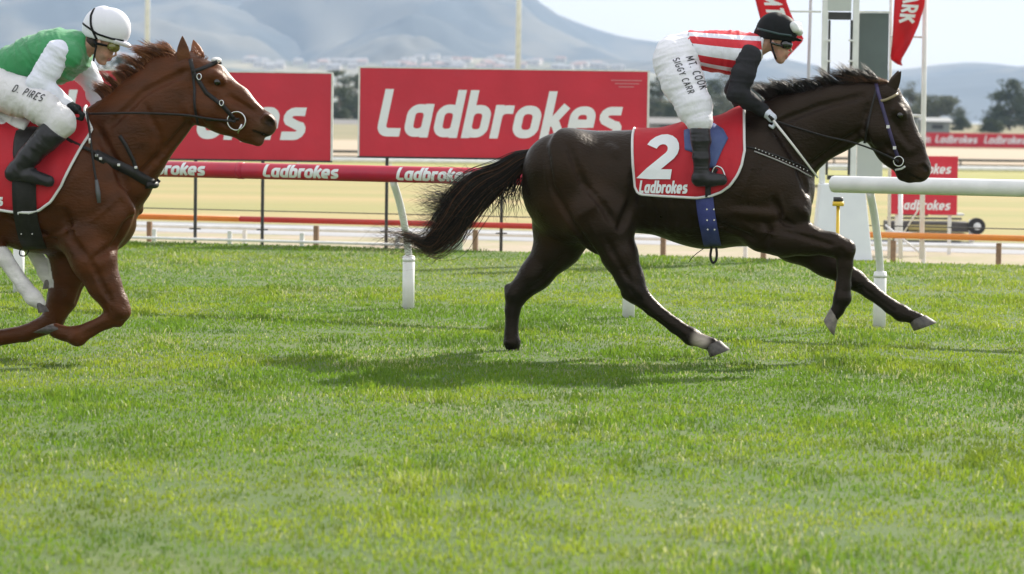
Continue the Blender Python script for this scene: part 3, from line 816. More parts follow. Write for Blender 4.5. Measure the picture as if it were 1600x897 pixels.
# pale green box standing by the rail behind the tail
q = TP(s_of(700, .9, 0), .9, ZB)
pg = tag(empty("green_board", q), "pale green upright board behind the dark horse's tail", "board")
PG = M("pale_green", (.42, .50, .36), .6, (.38, .46, .33), 6)
wpx = lambda n: n * np.linalg.norm(q) / FPX
MB().box((0, 0, .44), (wpx(46), .12, .88)).build("board", PG, pg, bevel=.01)
MB().box((0, 0, .02), (wpx(58), .2, .04)).build("base", WHITEW, pg)

# winning post
YW = 34.2
def wx(px, y=200): return V(px, y, YW)
B0 = V(1316, 413, YW)
wp = tag(empty("winning_post", (B0[0], YW, ZB)), "white winning post tower with open mirror frame and grey panel on pedestal", "winning post")
def lp(px, py): p = V(px, py, YW); return np.array([p[0] - B0[0], p[2] - ZB])
def wbox(name, x0, y0, x1, y1, yc, dep, mat, bev=.006):
    ym_ = (max(y0, 0) + y1) / 2; a_ = np.array([lp(x0, ym_)[0], lp((x0 + x1) / 2, y0)[1]]); b_ = np.array([lp(x1, ym_)[0], lp((x0 + x1) / 2, y1)[1]])
    a_, b_ = np.array([min(a_[0], b_[0]), max(a_[1], b_[1])]), np.array([max(a_[0], b_[0]), min(a_[1], b_[1])])
    return MB().box(((a_[0] + b_[0]) / 2, yc, (a_[1] + b_[1]) / 2), (b_[0] - a_[0], dep, a_[1] - b_[1])).build(name, mat, wp, bevel=bev)
PGR = M("pale_grey_board", (.50, .53, .51), .5, (.46, .49, .47), 4)
wbox("post", 1282.5, -160, 1291.5, 287, 0, .06, WHITE); wbox("post", 1330.5, -160, 1340, 287, 0, .06, WHITE)
wbox("head_board", 1292, -160, 1330, 17, 0, .06, PGR)
wbox("frame", 1292, 19, 1330, 31, -.01, .03, BLACKM); wbox("frame", 1292, 274, 1330, 281, -.01, .03, BLACKM)
wbox("frame", 1292, 31.5, 1295.5, 273.5, -.01, .03, BLACKM); wbox("frame", 1326.5, 31.5, 1330, 273.5, -.01, .03, BLACKM)
for y in (62, 94, 130, 190): wbox("bolt", 1290, y, 1298, y + 3, -.055, .02, WHITE, .002); wbox("bolt", 1325, y, 1333, y + 3, -.055, .02, WHITE, .002)
wbox("side_board", 1343, 20, 1389, 212, .12, .05, GREYM); wbox("side_board", 1341, 213, 1381, 287, .13, .05, PGR)  # lower piece paler: a reflection on the board, painted as colour
wbox("cross_bar", 1234, 16.5, 1283, 19.5, .0, .03, WHITEW, .004); wbox("cross_bar", 1340, 17, 1392, 20, .04, .03, WHITEW, .004)
wbox("arm", 1298, 264, 1324, 266, .02, .02, WHITEW, .002)
t0, t1_ = lp(1281, 287), lp(1350, 287); b0, b1_ = lp(1264, 420), lp(1366, 420)
MB().hexa([(b0[0], -.32, 0), (b1_[0], -.32, 0), (b1_[0], .36, 0), (b0[0], .36, 0)], [(t0[0], -.1, t0[1]), (t1_[0], -.1, t1_[1]), (t1_[0], .2, t1_[1]), (t0[0], .2, t0[1])]).build("pedestal", M("white_sheet", (.76, .78, .80), .45, (.70, .72, .75), 5), wp, bevel=.012)
MB().box(((b0[0] + b1_[0]) / 2, .02, .47), (b1_[0] - b0[0] + .02, .7, .03)).build("skirt", BLACKM, wp)

# tall white pipe frame that carries the flags
gf = tag(empty("pipe_frame", (V(1441, 200, 35.0)[0], 35.0, ZB)), "tall white pipe frame with braces right of the winning post", "frame")
def gl(px, py, dy=0.0): p = V(px, py, 35.0 + dy); return (p[0] - gf.location.x, dy, p[2] - ZB)
def gpipe(name, pts, r, mat=WHITE): MB().tube([gl(*p) for p in pts], r, 10).build(name, mat, gf, True)
gpipe("pole", [(1440, 405), (1447, -120)], .028); gpipe("pole", [(1389, 405, .5), (1393, -120, .5)], .018, WHITEW); gpipe("pole", [(1407, 405, .9), (1407, 300, .9)], .026)
gpipe("brace", [(1441, 181), (1392, 180, .5)], .016); gpipe("brace", [(1444, 58), (1391, 57, .5)], .012); gpipe("brace", [(1441, 366), (1384, 361, .5)], .01)
gpipe("brace", [(1384, 352, .5), (1441, 398)], .012); gpipe("brace", [(1441, 318), (1407, 372, .9)], .01)
gl2 = tag(empty("flag_pole", (V(1257, 200, 34.6)[0], 34.6, ZB)), "slim grey pole left of the winning post behind the black helmet", "pole")
MB().tube([(0, 0, 0), (0.06, 0, 4.6)], [.02, .016], 10).build("shaft", M("galvanised", (.45, .46, .48), .4, metal=.6), gl2, True)
MB().tube([(0, 0, 0), (0, 0, .1)], .05, 10).build("base", WHITEW, gl2, True)

# feather flags
def flag(outline_l, outline_r, Y, label, letters, lab_anchor):
    """Left and right outline polylines from the top down, in pixels."""
    NL, NW = 40, 10
    def samp(o, t):
        ys = np.array([p[1] for p in o], float); y = ys[0] + (ys[-1] - ys[0]) * t
        return np.interp(y, ys, [p[0] for p in o]), y
    O = V(outline_l[-1][0], outline_l[-1][1], Y)
    root = tag(empty("feather_flag", (O[0], Y, O[2])), label, "flag", "red feather flags beside the winning post")
    def P(t, u):
        xl, yl = samp(outline_l, t); xr, yr = samp(outline_r, t); x = xl + (xr - xl) * u; y = yl + (yr - yl) * u
        q = V(x, y, Y); return np.array([q[0] - O[0], .03 * math.sin(7 * t + 3 * u) + .015 * math.sin(5 * u + 13 * t), q[2] - O[2]])
    V_ = [P(i / NL, j / NW) for i in range(NL + 1) for j in range(NW + 1)]
    F_ = [(i * (NW + 1) + j, i * (NW + 1) + j + 1, (i + 1) * (NW + 1) + j + 1, (i + 1) * (NW + 1) + j) for i in range(NL) for j in range(NW)]
    o = meshobj("cloth", V_, F_, FLAGRED, root); m = o.modifiers.new("thickness", 'SOLIDIFY'); m.thickness = .004
    # letters run down the flag, each turned a quarter
    for (ch, tc_, uc, size, tl) in letters:
        st, adv = CAPS[ch]
        VV, FF = [], []
        for pts, cl in st:
            v, f = ribbon2d(resample(pts, .12, cl), .11, cl)
            b = len(VV); FF += [tuple(i + b for i in q) for q in f]
            for x, y in v:
                gx, gy = (x - adv / 2), (y - .5)
                q = P(tc_ + gx * size * tl, min(.98, max(.02, uc + gy * size * -1 * -1)))
                VV.append(q + np.array([0, -.006, 0]))
        meshobj("lettering", VV, FF, PRINT, root, False)
    return root
flag([(1404, -130), (1400, -40), (1396, 20), (1393, 70), (1391, 92), (1400, 99)], [(1450, -130), (1447, -40), (1445, 8), (1436, 40), (1422, 70), (1407, 95), (1410, 103)], 34.7,
     "right red feather flag tapering to a tip above the dark horse's ears",
     [("P", .495, .5, .42, .17), ("A", .56, .5, .46, .17), ("R", .625, .5, .50, .17), ("K", .69, .5, .56, .17)], None)
flag([(1166, -130), (1174, -60), (1180, 0), (1190, 40), (1203, 75), (1214, 97)], [(1228, -130), (1230, -60), (1228, 0), (1240, 30), (1257, 62), (1221, 100)], 34.4,
     "left red feather flag partly hidden behind the black helmet",
     [("M", .575, .5, .5, .17), ("T", .648, .5, .52, .17)], None)

# stacked red sign, trailer and yellow marker
YS = 47.0
a_ = V(1393, 243, YS); b_ = V(1495, 336, YS)
rs = tag(empty("sign_board", (a_[0], YS, ZB)), "square red sign with three rows of white lettering beyond the white rail", "sign")
ws_, z1_, z0_ = b_[0] - a_[0], a_[2] - ZB, b_[2] - ZB
MB().box((ws_ / 2, 0, (z0_ + z1_) / 2), (ws_, .03, z1_ - z0_)).build("panel", RED, rs, bevel=.004)
for x in (.1, ws_ - .1): MB().box((x, .035, z0_ / 2 + .2), (.05, .03, z0_ + .4)).build("leg", WHITEW, rs)
for fy in (.70, .41, .08):
    wordmark_on_plane(rs, np.array([0, -.016, 0]), np.array([1., 0, 0]), np.array([0, 0, 1.]), np.array([0, -1., 0]), ws_ * .1, z0_ + (z1_ - z0_) * fy, ws_ * .82, (z1_ - z0_) * .17)
YT = 52.0
tr0 = V(1384, 372, YT)
trl = tag(empty("trailer", (tr0[0], YT, ZB)), "low dark flat trailer with one wheel behind the orange rail", "trailer")
def tl(px, py): p = V(px, py, YT); return p[0] - tr0[0], p[2] - ZB
TIRE = M("rubber", (.025, .025, .025), .8); DARKD = M("dark_deck", (.06, .055, .055), .7, (.10, .09, .08), 8); YEL2 = M("dull_yellow", (.42, .34, .12), .7)
def tbox(n, x0, y0, x1, y1, yc, d, m): a1, a2 = tl(x0, y0); b1, b2 = tl(x1, y1); return MB().box(((a1 + b1) / 2, yc, (a2 + b2) / 2), (b1 - a1, d, a2 - b2)).build(n, m, trl, bevel=.01)
tbox("deck", 1384, 345, 1512, 362, 0, .7, DARKD); tbox("side_rail", 1384, 338, 1500, 343, -.2, .05, DARKD); tbox("undercarriage", 1390, 363, 1508, 371, .05, .5, BLACKM)
tbox("load", 1415, 350, 1478, 359, -.37, .05, YEL2); tbox("tail_post", 1509, 342, 1517, 376, -.37, .06, WHITEW); tbox("bundle", 1402, 331, 1448, 337, 0, .4, DARKD); tbox("bundle", 1455, 333, 1506, 337, .1, .3, WHITEW)
cx_, cz_ = tl(1520, 352); rw = 13 * YT / FPX
wv = MB().tube([(cx_, -.50, cz_), (cx_, -.36, cz_)], rw, 24).build("wheel", TIRE, trl, True, bevel=.01); MB().tube([(cx_, -.515, cz_), (cx_, -.49, cz_)], rw * .45, 16).build("rim", WHITEW, wv, True)
a1, a2 = tl(1400, 368); wv2 = MB().tube([(a1, -.5, rw), (a1, -.36, rw)], rw, 24).build("wheel", TIRE, trl, True, bevel=.01); MB().tube([(a1, -.515, rw), (a1, -.49, rw)], rw * .45, 16).build("rim", WHITEW, wv2, True)
a1, a2 = tl(1520, 352); MB().tube([(a1, -.36, cz_), (a1 - .02, -.3, .36)], .03, 8).build("axle", BLACKM, trl, True)

# ================================================================== RUNNING RAIL OF THE COURSE
RB0, RB1 = G(640, 482), G(1378, 512); RD = RB1 - RB0; RD /= np.linalg.norm(RD); RN = np.array([-RD[1], RD[0], 0.0]); OVER = .30; HR_ = 1.03
def railpt(px, off=0.0, h=HR_):
    o = RB0 - RN * off + np.array([0, 0, h]); d = ray(px, 300); n = RN
    t = ((o - CAM) @ n) / (d @ n); p = CAM + d * t; return np.array([p[0], p[1], h])
def rail_post(px, label):
    base = railpt(px, 0.0, 0.0)
    root = tag(empty("rail_post", base), label, "rail post", "white posts of the running rail")
    MB().tube([(0, 0, -.1), (0, 0, .40), (0, 0, .405)], [.046, .046, .030], 16).build("sleeve", WHITE, root, True)
    pts = curve_pts([np.array([0, 0, .40]), -RN * .06 + np.array([0, 0, .58]), -RN * .17 + np.array([0, 0, .80]), -RN * OVER + np.array([0, 0, HR_ - .05])], 5)
    MB().tube(pts, .028, 12).build("arm", WHITE, root, True)
    MB().tube([(0, 0, .36), (0, 0, .385)], .0485, 16).build("band", WHITE, root, True)
rail_post(640, "white leaning rail post standing left of the dark horse's tail")
rail_post(985, "white rail post half hidden behind the dark horse's hind leg")
rail_post(1378, "white leaning rail post behind the dark horse's forelegs")
rail_post(30, "white rail post behind the chestnut horse's belly")
rail_post(1760, "white rail post just beyond the right edge")
def pipe_rail(name, pa, pb, r, mat, label):
    A, B = railpt(pa, OVER), railpt(pb, OVER); root = tag(empty(name, A, math.atan2(RD[1], RD[0])), label, "rail"); L = np.linalg.norm(B - A)
    return root, L, r
root, L, r = pipe_rail("red_rail", -160, 1060, .062, REDRAIL, "red wrapped running rail with repeated white lettering behind the horses")
MB().tube([(0, 0, 0), (L, 0, 0)], r, 28).build("wrap", REDRAIL, root, True)
MB().tube([(-.02, 0, 0), (L + .03, 0, 0)], r * .93, 20).build("rail_tube", WHITE, root, True)
A_ = railpt(-160, OVER)
for xa in (-212, -2, 207, 415, 623, 831):
    s0_ = np.linalg.norm(railpt(xa, OVER) - A_) * (1 if xa > -160 else -1); wd = np.linalg.norm(railpt(xa + 122, OVER) - railpt(xa, OVER))
    if s0_ < 0: continue
    def mp_(x, y, l, s0_=s0_, wd=wd):
        th = (y - .5) * 1.75 + .12; rr = r + .0015 + l * .5; return np.array([s0_ + x * wd, -rr * math.cos(th), rr * math.sin(th)])
    lettering("lettering", "Ladbrokes", WORD, .105, .2, mp_, PRINT, root, step=.1, eps=.0004)
for xa in (-40, 372, 790):
    s0_ = np.linalg.norm(railpt(xa, OVER) - A_); MB().tube([(s0_, 0, 0), (s0_ + .05, 0, 0)], r * 1.045, 24).build("joint", REDRAIL, root, True)
root, L, r = pipe_rail("white_rail", 1297, 1800, .06, WHITE, "plain white running rail with rounded end at the right")
MB().tube([(0, 0, 0), (.012, 0, 0), (.03, 0, 0), (L, 0, 0)], [.035, .054, .06, .06], 28).build("rail_tube", WHITE, root, True)
q = railpt(1310, -.25, 0)
ym = tag(empty("yellow_marker", q), "slim yellow marker post with black cap hanging below the white rail's end", "marker")
yz = lambda py: V(1310, py, q[1])[2]
MB().tube([(0, 0, -.05), (0, 0, yz(322))], .013, 10).build("stem", YELLOW, ym, True)
MB().tube([(0, 0, yz(322)), (0, 0, yz(315))], .042, 14).build("collar", YELLOW, ym, True)
MB().tube([(0, 0, yz(315)), (0, 0, yz(308))], .036, 14).build("cap", BLACKM, ym, True)

# ================================================================== GRASS
def make_grass():
    def zone(n, y0, y1):
        u = rng.random(n); Y = y0 + (y1 - y0) * u; X = (rng.random(n) * 2 - 1) * (Y * .16 + 3.2) ; return X, Y
    zs = [zone(112000, 9.6, 14), zone(182000, 14, 20), zone(162000, 20, 27), zone(135000, 27, 37)]
    X = np.concatenate([z[0] for z in zs]); Y = np.concatenate([z[1] for z in zs])
    e = (np.stack([X, Y], 1) - EA[:2]) @ TN[:2]; k = e < -.02; X, Y = X[k], Y[k]
    clump = fbm(X * 1.6, Y * 1.1, 3, 3); big = fbm(X * .35, Y * .5, 3, 9); fine = fbm(X * 5, Y * 5, 2, 5)
    keep = rng.random(len(X)) < np.clip(.35 + 1.3 * fine, .3, 1); X, Y, clump, big, fine = X[keep], Y[keep], clump[keep], big[keep], fine[keep]
    worn = np.clip((fbm(X * 1.9, Y * 1.2, 3, 55) - .60) * 9, 0, 1); hp0 = np.clip((vnoise(X * 4.2, Y * 3.0, 77) - .80) * 9, 0, 1) * (vnoise(X * .8, Y * .8, 78) > .45)
    worn = np.maximum(worn * .75, hp0); kk = rng.random(len(X)) > worn * .4; X, Y, clump, big, fine, worn = X[kk], Y[kk], clump[kk], big[kk], fine[kk], worn[kk]
    n = len(X)
    tuft = np.clip((fbm(X * 2.6, Y * .9, 3, 31) - .52) * 5, 0, 1)
    dkp = np.clip((fbm(X * 3.1, Y * 1.3, 3, 91) - .50) * 5, 0, 1)
    hgt = (.014 + .045 * np.clip(clump, 0, 1) ** 1.3 + .050 * tuft) * rng.uniform(.6, 1.35, n) * (.75 + .5 * fine) * .72 * (1 - .6 * worn)
    an = rng.uniform(0, 2 * np.pi, n); lean = rng.uniform(.15, 1.0, n); la = rng.uniform(0, 2 * np.pi, n)
    wd = rng.uniform(.0019, .0042, n) * (1 + .03 * (Y - 12)); dx, dy = np.cos(an) * wd, np.sin(an) * wd; lx, ly = np.cos(la) * hgt * lean, np.sin(la) * hgt * lean
    v = np.empty((n, 5, 3), np.float32); z0 = np.full(n, -.004)
    v[:, 0] = np.stack([X - dx, Y - dy, z0], 1); v[:, 1] = np.stack([X + dx, Y + dy, z0], 1)
    v[:, 2] = np.stack([X + dx * .8 + lx * .35, Y + dy * .8 + ly * .35, hgt * .6], 1); v[:, 3] = np.stack([X - dx * .8 + lx * .35, Y - dy * .8 + ly * .35, hgt * .6], 1)
    v[:, 4] = np.stack([X + lx, Y + ly, hgt * (1.05 - .35 * lean)], 1)
    b = np.arange(n)[:, None] * 5
    tri = np.concatenate([b + np.array([0, 1, 2]), b + np.array([0, 2, 3]), b + np.array([3, 2, 4])]).astype(np.int32)
    g1, g2, g3 = np.array([.135, .245, .018]), np.array([.30, .37, .032]), np.array([.44, .46, .20])
    mixv = np.clip(.5 + 3.0 * (big - .48) + 1.2 * (fine - .5) + rng.normal(0, .22, n), 0, 1)[:, None]; col = g1 * (1 - mixv) + g2 * mixv; col = col * (1 - .55 * dkp[:, None]) + np.array([.055, .115, .012]) * .55 * dkp[:, None]
    dead = rng.random(n) < np.clip(.03 + 1.2 * (fbm(X * 1.3, Y * .9, 4, 21) - .54), .015, .3) + .15 * np.exp(-((Y - 30.5) / 2.6) ** 2); col[dead] = g3 * rng.uniform(.7, 1.15, (dead.sum(), 1))
    GM = M("grass_blade", (.1, .2, .03), .55, attr="Col", var=.12, trans=.5, spec=.4)
    o = fastmesh("grass", v.reshape(-1, 3), tri, 3, GM, None, False); setcol(o, np.repeat(col, 5, axis=0).astype(np.float32))
    tag(o, "short green grass of the turf course with pale dry tufts", "grass", kind="stuff")
make_grass()

# ================================================================== HAZE
hz = MB().box((0, 3750, 215), (14000, 7700, 442)).build("haze", None); hz["kind"] = "stuff"
hm = bpy.data.materials.new("haze_air"); hm.use_nodes = True; t = hm.node_tree; t.nodes.clear()
out = t.nodes.new("ShaderNodeOutputMaterial"); pv = t.nodes.new("ShaderNodeVolumePrincipled")
pv.inputs["Color"].default_value = (0.56, 0.74, 1.0, 1); pv.inputs["Density"].default_value = 1.25e-4; pv.inputs["Anisotropy"].default_value = 0.0
lk(t, pv.outputs["Volume"], out.inputs["Volume"]); hz.data.materials.append(hm); hz.display_type = 'WIRE'
# ================================================================== HORSES, RIDERS AND TACK
YAW = 9.0
COAT = M("horse_coat", (1, 1, 1), .40, attr="Col", var=.34, ns=9, bump=.7, bs=62, bdist=.006, spec=.25, stint=(1, .80, .62), rvar=(.26, .52), stretch=(.6, 1, 1.3), detail=10)
HAIRM = M("horse_hair", (1, 1, 1), .45, attr="Col", var=.1, ns=20, spec=.25)
HOOFM = M("hoof_horn", (.05, .045, .042), .55, (.12, .105, .095), 40, .2, 120)
HOOFP = M("pale_hoof", (.24, .21, .18), .55, (.10, .09, .08), 30, .2, 120)
EYEM = M("eye", (.008, .006, .005), .08, spec=.8)
LEATHER = M("black_leather", (.012, .011, .011), .45, (.022, .02, .02), 40, .15, 150, spec=.3)
BOOTM = M("boot_leather", (.014, .014, .016), .28, (.03, .03, .033), 14, .25, 25, bdist=.01, spec=.3)
CLOTHRED = M("red_cloth", (.50, .008, .02), .7, (.42, .006, .018), 8, .35, 14, bdist=.02)
PIPING = M("white_piping", (.72, .72, .72), .6)
BLUEW = M("blue_web", (.03, .04, .19), .6, (.05, .06, .24), 25, .2, 120)
BLUEP = M("blue_pad", (.05, .08, .22), .65, (.08, .12, .28), 12, .3, 40)
STEEL = M("steel", (.62, .62, .63), .25, metal=1.0)
WHITECLOTH = M("white_breeches", (.76, .76, .80), .75, (.68, .68, .74), 9, .55, 13, bdist=.03, stretch=(1, 1, .6))
GREYCLOTH = M("pale_breeches", (.68, .67, .68), .75, (.60, .59, .60), 9, .55, 13, bdist=.03)
WHITESLEEVE = M("white_sleeve", (.74, .76, .84), .7, (.68, .70, .80), 9, .5, 16, bdist=.025)
BLACKSLEEVE = M("black_sleeve", (.016, .016, .019), .75, (.026, .026, .03), 9, .4, 18, bdist=.02, spec=.2)
GREENSILK = M("green_silk", (.028, .27, .085), .55, (.022, .22, .07), 6, .5, 12, bdist=.03, sheen=.2)
SKIN = M("skin", (1, 1, 1), .5, attr="Col", var=.14, ns=45, bump=.15, bs=90)
WHELM = M("white_helmet_silk", (.74, .74, .80), .5, (.70, .70, .77), 6, .2, 14)
BHELM = M("black_helmet_silk", (.007, .008, .009), .6, (.012, .013, .014), 8, .2, 16, spec=.15)
AMBER = M("amber_lens", (.16, .16, .03), .1, (.10, .07, .02), 18, spec=.8)
DARKLENS = M("dark_lens", (.01, .012, .013), .08, spec=.9)
CLEARLENS = M("pale_lens", (.55, .58, .58), .1, (.7, .72, .72), 20, spec=.9)
BLACKGLOVE = M("black_glove", (.012, .015, .015), .6, (.02, .024, .024), 30, .3, 70, spec=.2)
WHITEGLOVE = M("white_glove", (.68, .72, .80), .6, (.60, .65, .74), 30, .3, 70)

def striped_silk():
    m = M("striped_silk", (.74, .75, .82), .6, (.68, .69, .77), 9, .5, 14, bdist=.025); t = m.node_tree
    b = next(n for n in t.nodes if n.type == 'BSDF_PRINCIPLED'); src = b.inputs["Base Color"].links[0].from_socket
    a = t.nodes.new("ShaderNodeAttribute"); a.attribute_name = "band"
    cr = t.nodes.new("ShaderNodeValToRGB"); cr.color_ramp.interpolation = 'CONSTANT'; e = cr.color_ramp.elements
    e[0].position = 0; e[0].color = (1, 1, 1, 1); e[1].position = .06; e[1].color = (0, 0, 0, 1)
    for p, v in ((.17, 1), (.37, 0), (.66, 1), (.84, 0), (.93, 1)): q = e.new(p); q.color = (v, v, v, 1)
    x = t.nodes.new("ShaderNodeMix"); x.data_type = 'RGBA'; lk(t, a.outputs["Fac"], cr.inputs["Fac"]); lk(t, cr.outputs["Color"], x.inputs["Factor"])
    lk(t, src, x.inputs["A"]); x.inputs["B"].default_value = (.56, .012, .025, 1); lk(t, x.outputs["Result"], b.inputs["Base Color"]); return m
STRIPES = striped_silk()

def smooth01(x): x = np.clip(x, 0, 1); return x * x * (3 - 2 * x)
def near(px, x, y, r): return smooth01(1.4 - np.hypot(px[:, 0] - x, px[:, 1] - y) / r)

def eye(fr, x, y, w, r, root, bvh):
    for sd in (-1, 1):
        L = fr.p(x, y, w); hw = hit_w(bvh, L[0], L[2], sd, sd * .09)
        MB().ball((L[0], hw - sd * r * .35, L[2]), r, 14, 10).build("eye", EYEM, root, True)
def ear(fr, base, tip, w, root, col, lean=0.0, rw=9):
    B, T = fr.p(*base, w), fr.p(*tip, w + lean); ax = T - B; L = np.linalg.norm(ax); ax /= L
    sidev = np.cross(ax, [0, 1, 0]); sidev /= np.linalg.norm(sidev); nv = np.cross(sidev, ax); rings = []; rr = rw / fr.s
    for t, q in ((0, .62), (.15, .9), (.35, 1.0), (.6, .78), (.82, .42), (.95, .16), (1, .03)):
        ring = []
        for k in range(14):
            th = 2 * math.pi * k / 14; cup = .45 * max(0, math.sin(th)) * (1 - t * .5)
            ring.append(B + ax * (L * t) + sidev * (math.cos(th) * rr * q) + nv * ((math.sin(th) * .55 - cup) * rr * q * (1 if w < 0 else -1) * -1))
        rings.append(ring)
    o = loft("ear", rings, COAT, root); setcol(o, np.tile(np.array(col), (len(o.data.vertices), 1))); return o

# ------------------------------------------------------------------ the dark horse
FD = Frame(1040, 556, 20.0, YAW)
def ch(pts, k=1.0, sm=.03): return chainp(FD, pts, k, sm)
pr_ = []
pr_ += ch([(905, 291, 91, 0), (985, 283, 75, 0), (1100, 289, 95, 0), (1172, 287, 98, 0), (1203, 300, 62, 0)], 1.36, .08)
pr_ += ch([(1085, 222, 22, 0), (1165, 206, 25, 0), (1215, 200, 30, 0)], 1.3, .08)                     # withers
pr_ += ch([(880, 262, 62, -.12), (870, 262, 52, -.11)], 1.35, .06) + ch([(880, 262, 62, .12), (870, 262, 52, .11)], 1.35, .06)
pr_ += ch([(1192, 238, 76, 0), (1236, 212, 63, 0), (1300, 186, 50, 0), (1350, 168, 42, 0)], 1.75, .07)   # neck
pr_ += ch([(1378, 188, 40, 0), (1402, 228, 33, 0), (1422, 255, 25, 0)], 1.75, .04)                     # head side profile
pr_ += ch([(1386, 150, 22, 0), (1404, 178, 18, 0), (1428, 226, 13, 0), (1444, 256, 9, 0)], .95, .04)  # forehead and nose bone
pr_ += ch([(1426, 259, 23, 0), (1436, 267, 18, 0)], 1.35, .03) + ch([(1413, 272, 12, 0), (1420, 277, 9, 0)], 1.2, .03)   # muzzle, chin
for sd in (-1, 1):
    pr_ += ch([(1364, 200, 24, sd * .055), (1374, 206, 24, sd * .055)], 1.6, .03)                      # cheek
    pr_ += ch([(1402, 172, 9, sd * .075), (1409, 177, 7, sd * .078)], 1.2, .025)                       # brow bone
    pr_ += ch([(1392, 216, 4.5, sd * .072), (1424, 236, 3.5, sd * .060)], 1.0, .03)                    # face crest
    pr_ += ch([(1442, 258, 6, sd * .045), (1447, 265, 5, sd * .04)], 1.0, .02)                         # nostril rim
    p = cone(FD.p(1443, 260, sd * .066), FD.p(1448, 266, sd * .05), 4.0 / FD.s, 2.6 / FD.s, 1.0, .012, True); pr_.append(p)
    p = cone(FD.p(1441, 281, sd * .075), FD.p(1421, 272, sd * .075), 1.6 / FD.s, 1.6 / FD.s, .8, .012, True); pr_.append(p)
# near hind, reaching forward
pr_ += ch([(905, 300, 72, -.09), (930, 332, 54, -.12)], 1.6, .05)
pr_ += ch([(930, 332, 54, -.12), (945, 352, 42, -.13), (968, 398, 27, -.14), (984, 434, 20, -.14), (993, 456, 18.5, -.14)], 1.15, .05)
pr_ += ch([(956, 330, 34, -.15), (962, 350, 28, -.14)], 1.2, .05)
pr_ += ch([(979, 459, 9, -.14), (990, 452, 14, -.14)], 1.2, .02)
pr_ += ch([(993, 456, 17.5, -.14), (1020, 482, 12, -.14), (1055, 509, 11.5, -.14), (1080, 526, 13.5, -.14), (1100, 534, 10, -.14), (1112, 538, 11, -.14)], 1.15, .02)
# far hind, planted
pr_ += ch([(888, 325, 62, .09), (880, 355, 48, .12)], 1.6, .05)
pr_ += ch([(880, 355, 48, .12), (872, 385, 35, .13), (838, 428, 24, .13), (808, 459, 18.5, .13)], 1.15, .05)
pr_ += ch([(794, 450, 7, .13), (806, 462, 14, .13)], 1.2, .02)
pr_ += ch([(806, 461, 17.5, .13), (801, 484, 12, .13), (799, 520, 10.5, .13), (800, 535, 13, .13), (802, 546, 10, .13)], 1.1, .02)
# near fore, folded
pr_ += ch([(1195, 300, 58, -.12), (1205, 352, 40, -.13)], 1.7, .07)
pr_ += ch([(1195, 360, 34, -.12), (1226, 372, 27, -.14), (1262, 375, 22, -.14), (1300, 382, 16.5, -.14), (1321, 389, 15.5, -.14)], 1.1, .05)
pr_ += ch([(1321, 389, 15, -.14), (1320, 415, 12, -.14), (1318, 446, 11, -.14), (1316, 466, 13.5, -.14), (1309, 484, 9.5, -.14), (1303, 492, 10, -.14)], 1.15, .02)
# far fore, extended
pr_ += ch([(1205, 350, 40, .12), (1240, 378, 30, .13), (1290, 410, 20, .13), (1337, 438, 16, .13)], 1.1, .05)
pr_ += ch([(1337, 438, 15.5, .13), (1360, 455, 12, .13), (1392, 479, 11.5, .13), (1408, 489, 13, .13), (1427, 496, 9.5, .13), (1436, 499, 10, .13)], 1.15, .02)
# muscle relief
pr_ += ch([(1222, 262, 14, -.13), (1242, 318, 20, -.13)], 1.2, .06) + ch([(1120, 330, 30, -.19), (1180, 340, 30, -.16)], 1.4, .06)
pr_ += ch([(1185, 225, 20, -.13), (1240, 330, 26, -.14)], 1.3, .06)
hd = ethere(FD, "racehorse", "dark bay racehorse galloping with a raised black tail", "horse", "galloping racehorses")
_b0 = bvh_of(*sdf_surface(pr_, .018))
for path, r, s_ in (([(992, 270), (990, 315), (972, 354)], .016, .04), ([(858, 235), (866, 290), (898, 350), (935, 402)], .013, .03), ([(893, 228), (915, 285), (948, 322), (960, 345)], .010, .035),
        ([(1188, 330), (1205, 360), (1196, 384)], .012, .03), ([(1207, 190), (1243, 245), (1262, 300)], .014, .04), ([(1262, 262), (1310, 226), (1345, 204)], .010, .03), ([(1220, 190), (1280, 166), (1345, 150)], .009, .04),
        ([(1355, 165), (1347, 200), (1360, 228)], .009, .025), ([(1380, 225), (1408, 248)], .006, .02), ([(1396, 190), (1420, 225)], .005, .02), ([(1225, 360), (1262, 370), (1300, 382)], .008, .025), ([(1210, 310), (1225, 345), (1240, 352)], .012, .03),
        ([(950, 372), (975, 420), (986, 438)], .008, .025), ([(984, 448), (1001, 468)], .006, .015), ([(1002, 480), (1030, 500), (1070, 526)], .0045, .012), ([(878, 400), (840, 440), (818, 455)], .008, .025),
        ([(806, 475), (804, 528)], .0045, .012), ([(1317, 408), (1314, 452)], .0045, .012), ([(1342, 450), (1394, 488)], .0045, .012), ([(1312, 382), (1316, 402)], .005, .012), ([(1120, 345), (1150, 360), (1178, 372)], .010, .03)):
    relief(FD, pr_, path, r, s_, True, (-1, 1), _b0)
for path, r in (([(955, 232), (968, 244)], .022), ([(1246, 320), (1258, 335)], .02), ([(1000, 460), (994, 448)], .008), ([(1082, 520), (1088, 530)], .008), ([(1320, 384), (1326, 394)], .010), ([(1150, 330), (1210, 335)], .03)):
    relief(FD, pr_, path, r, .03, False, (-1, 1), _b0, r * .7)
for path in ([(1040, 348), (1085, 354), (1130, 345)], [(1218, 300), (1228, 330), (1222, 350)], [(1392, 205), (1412, 228), (1420, 244)], [(925, 345), (945, 385), (960, 410)], [(1160, 345), (1185, 362), (1215, 366)]): relief(FD, pr_, path, .0055, .014, False, (-1,), _b0, .002)
for k in range(5): relief(FD, pr_, [(1012 + k * 17, 300), (1018 + k * 17, 335), (1010 + k * 17, 362)], .012, .03, False, (-1, 1), _b0, .0105)
body, P, Q = sdf_obj("horse_body", pr_, .0095, COAT, hd, smooth=2)
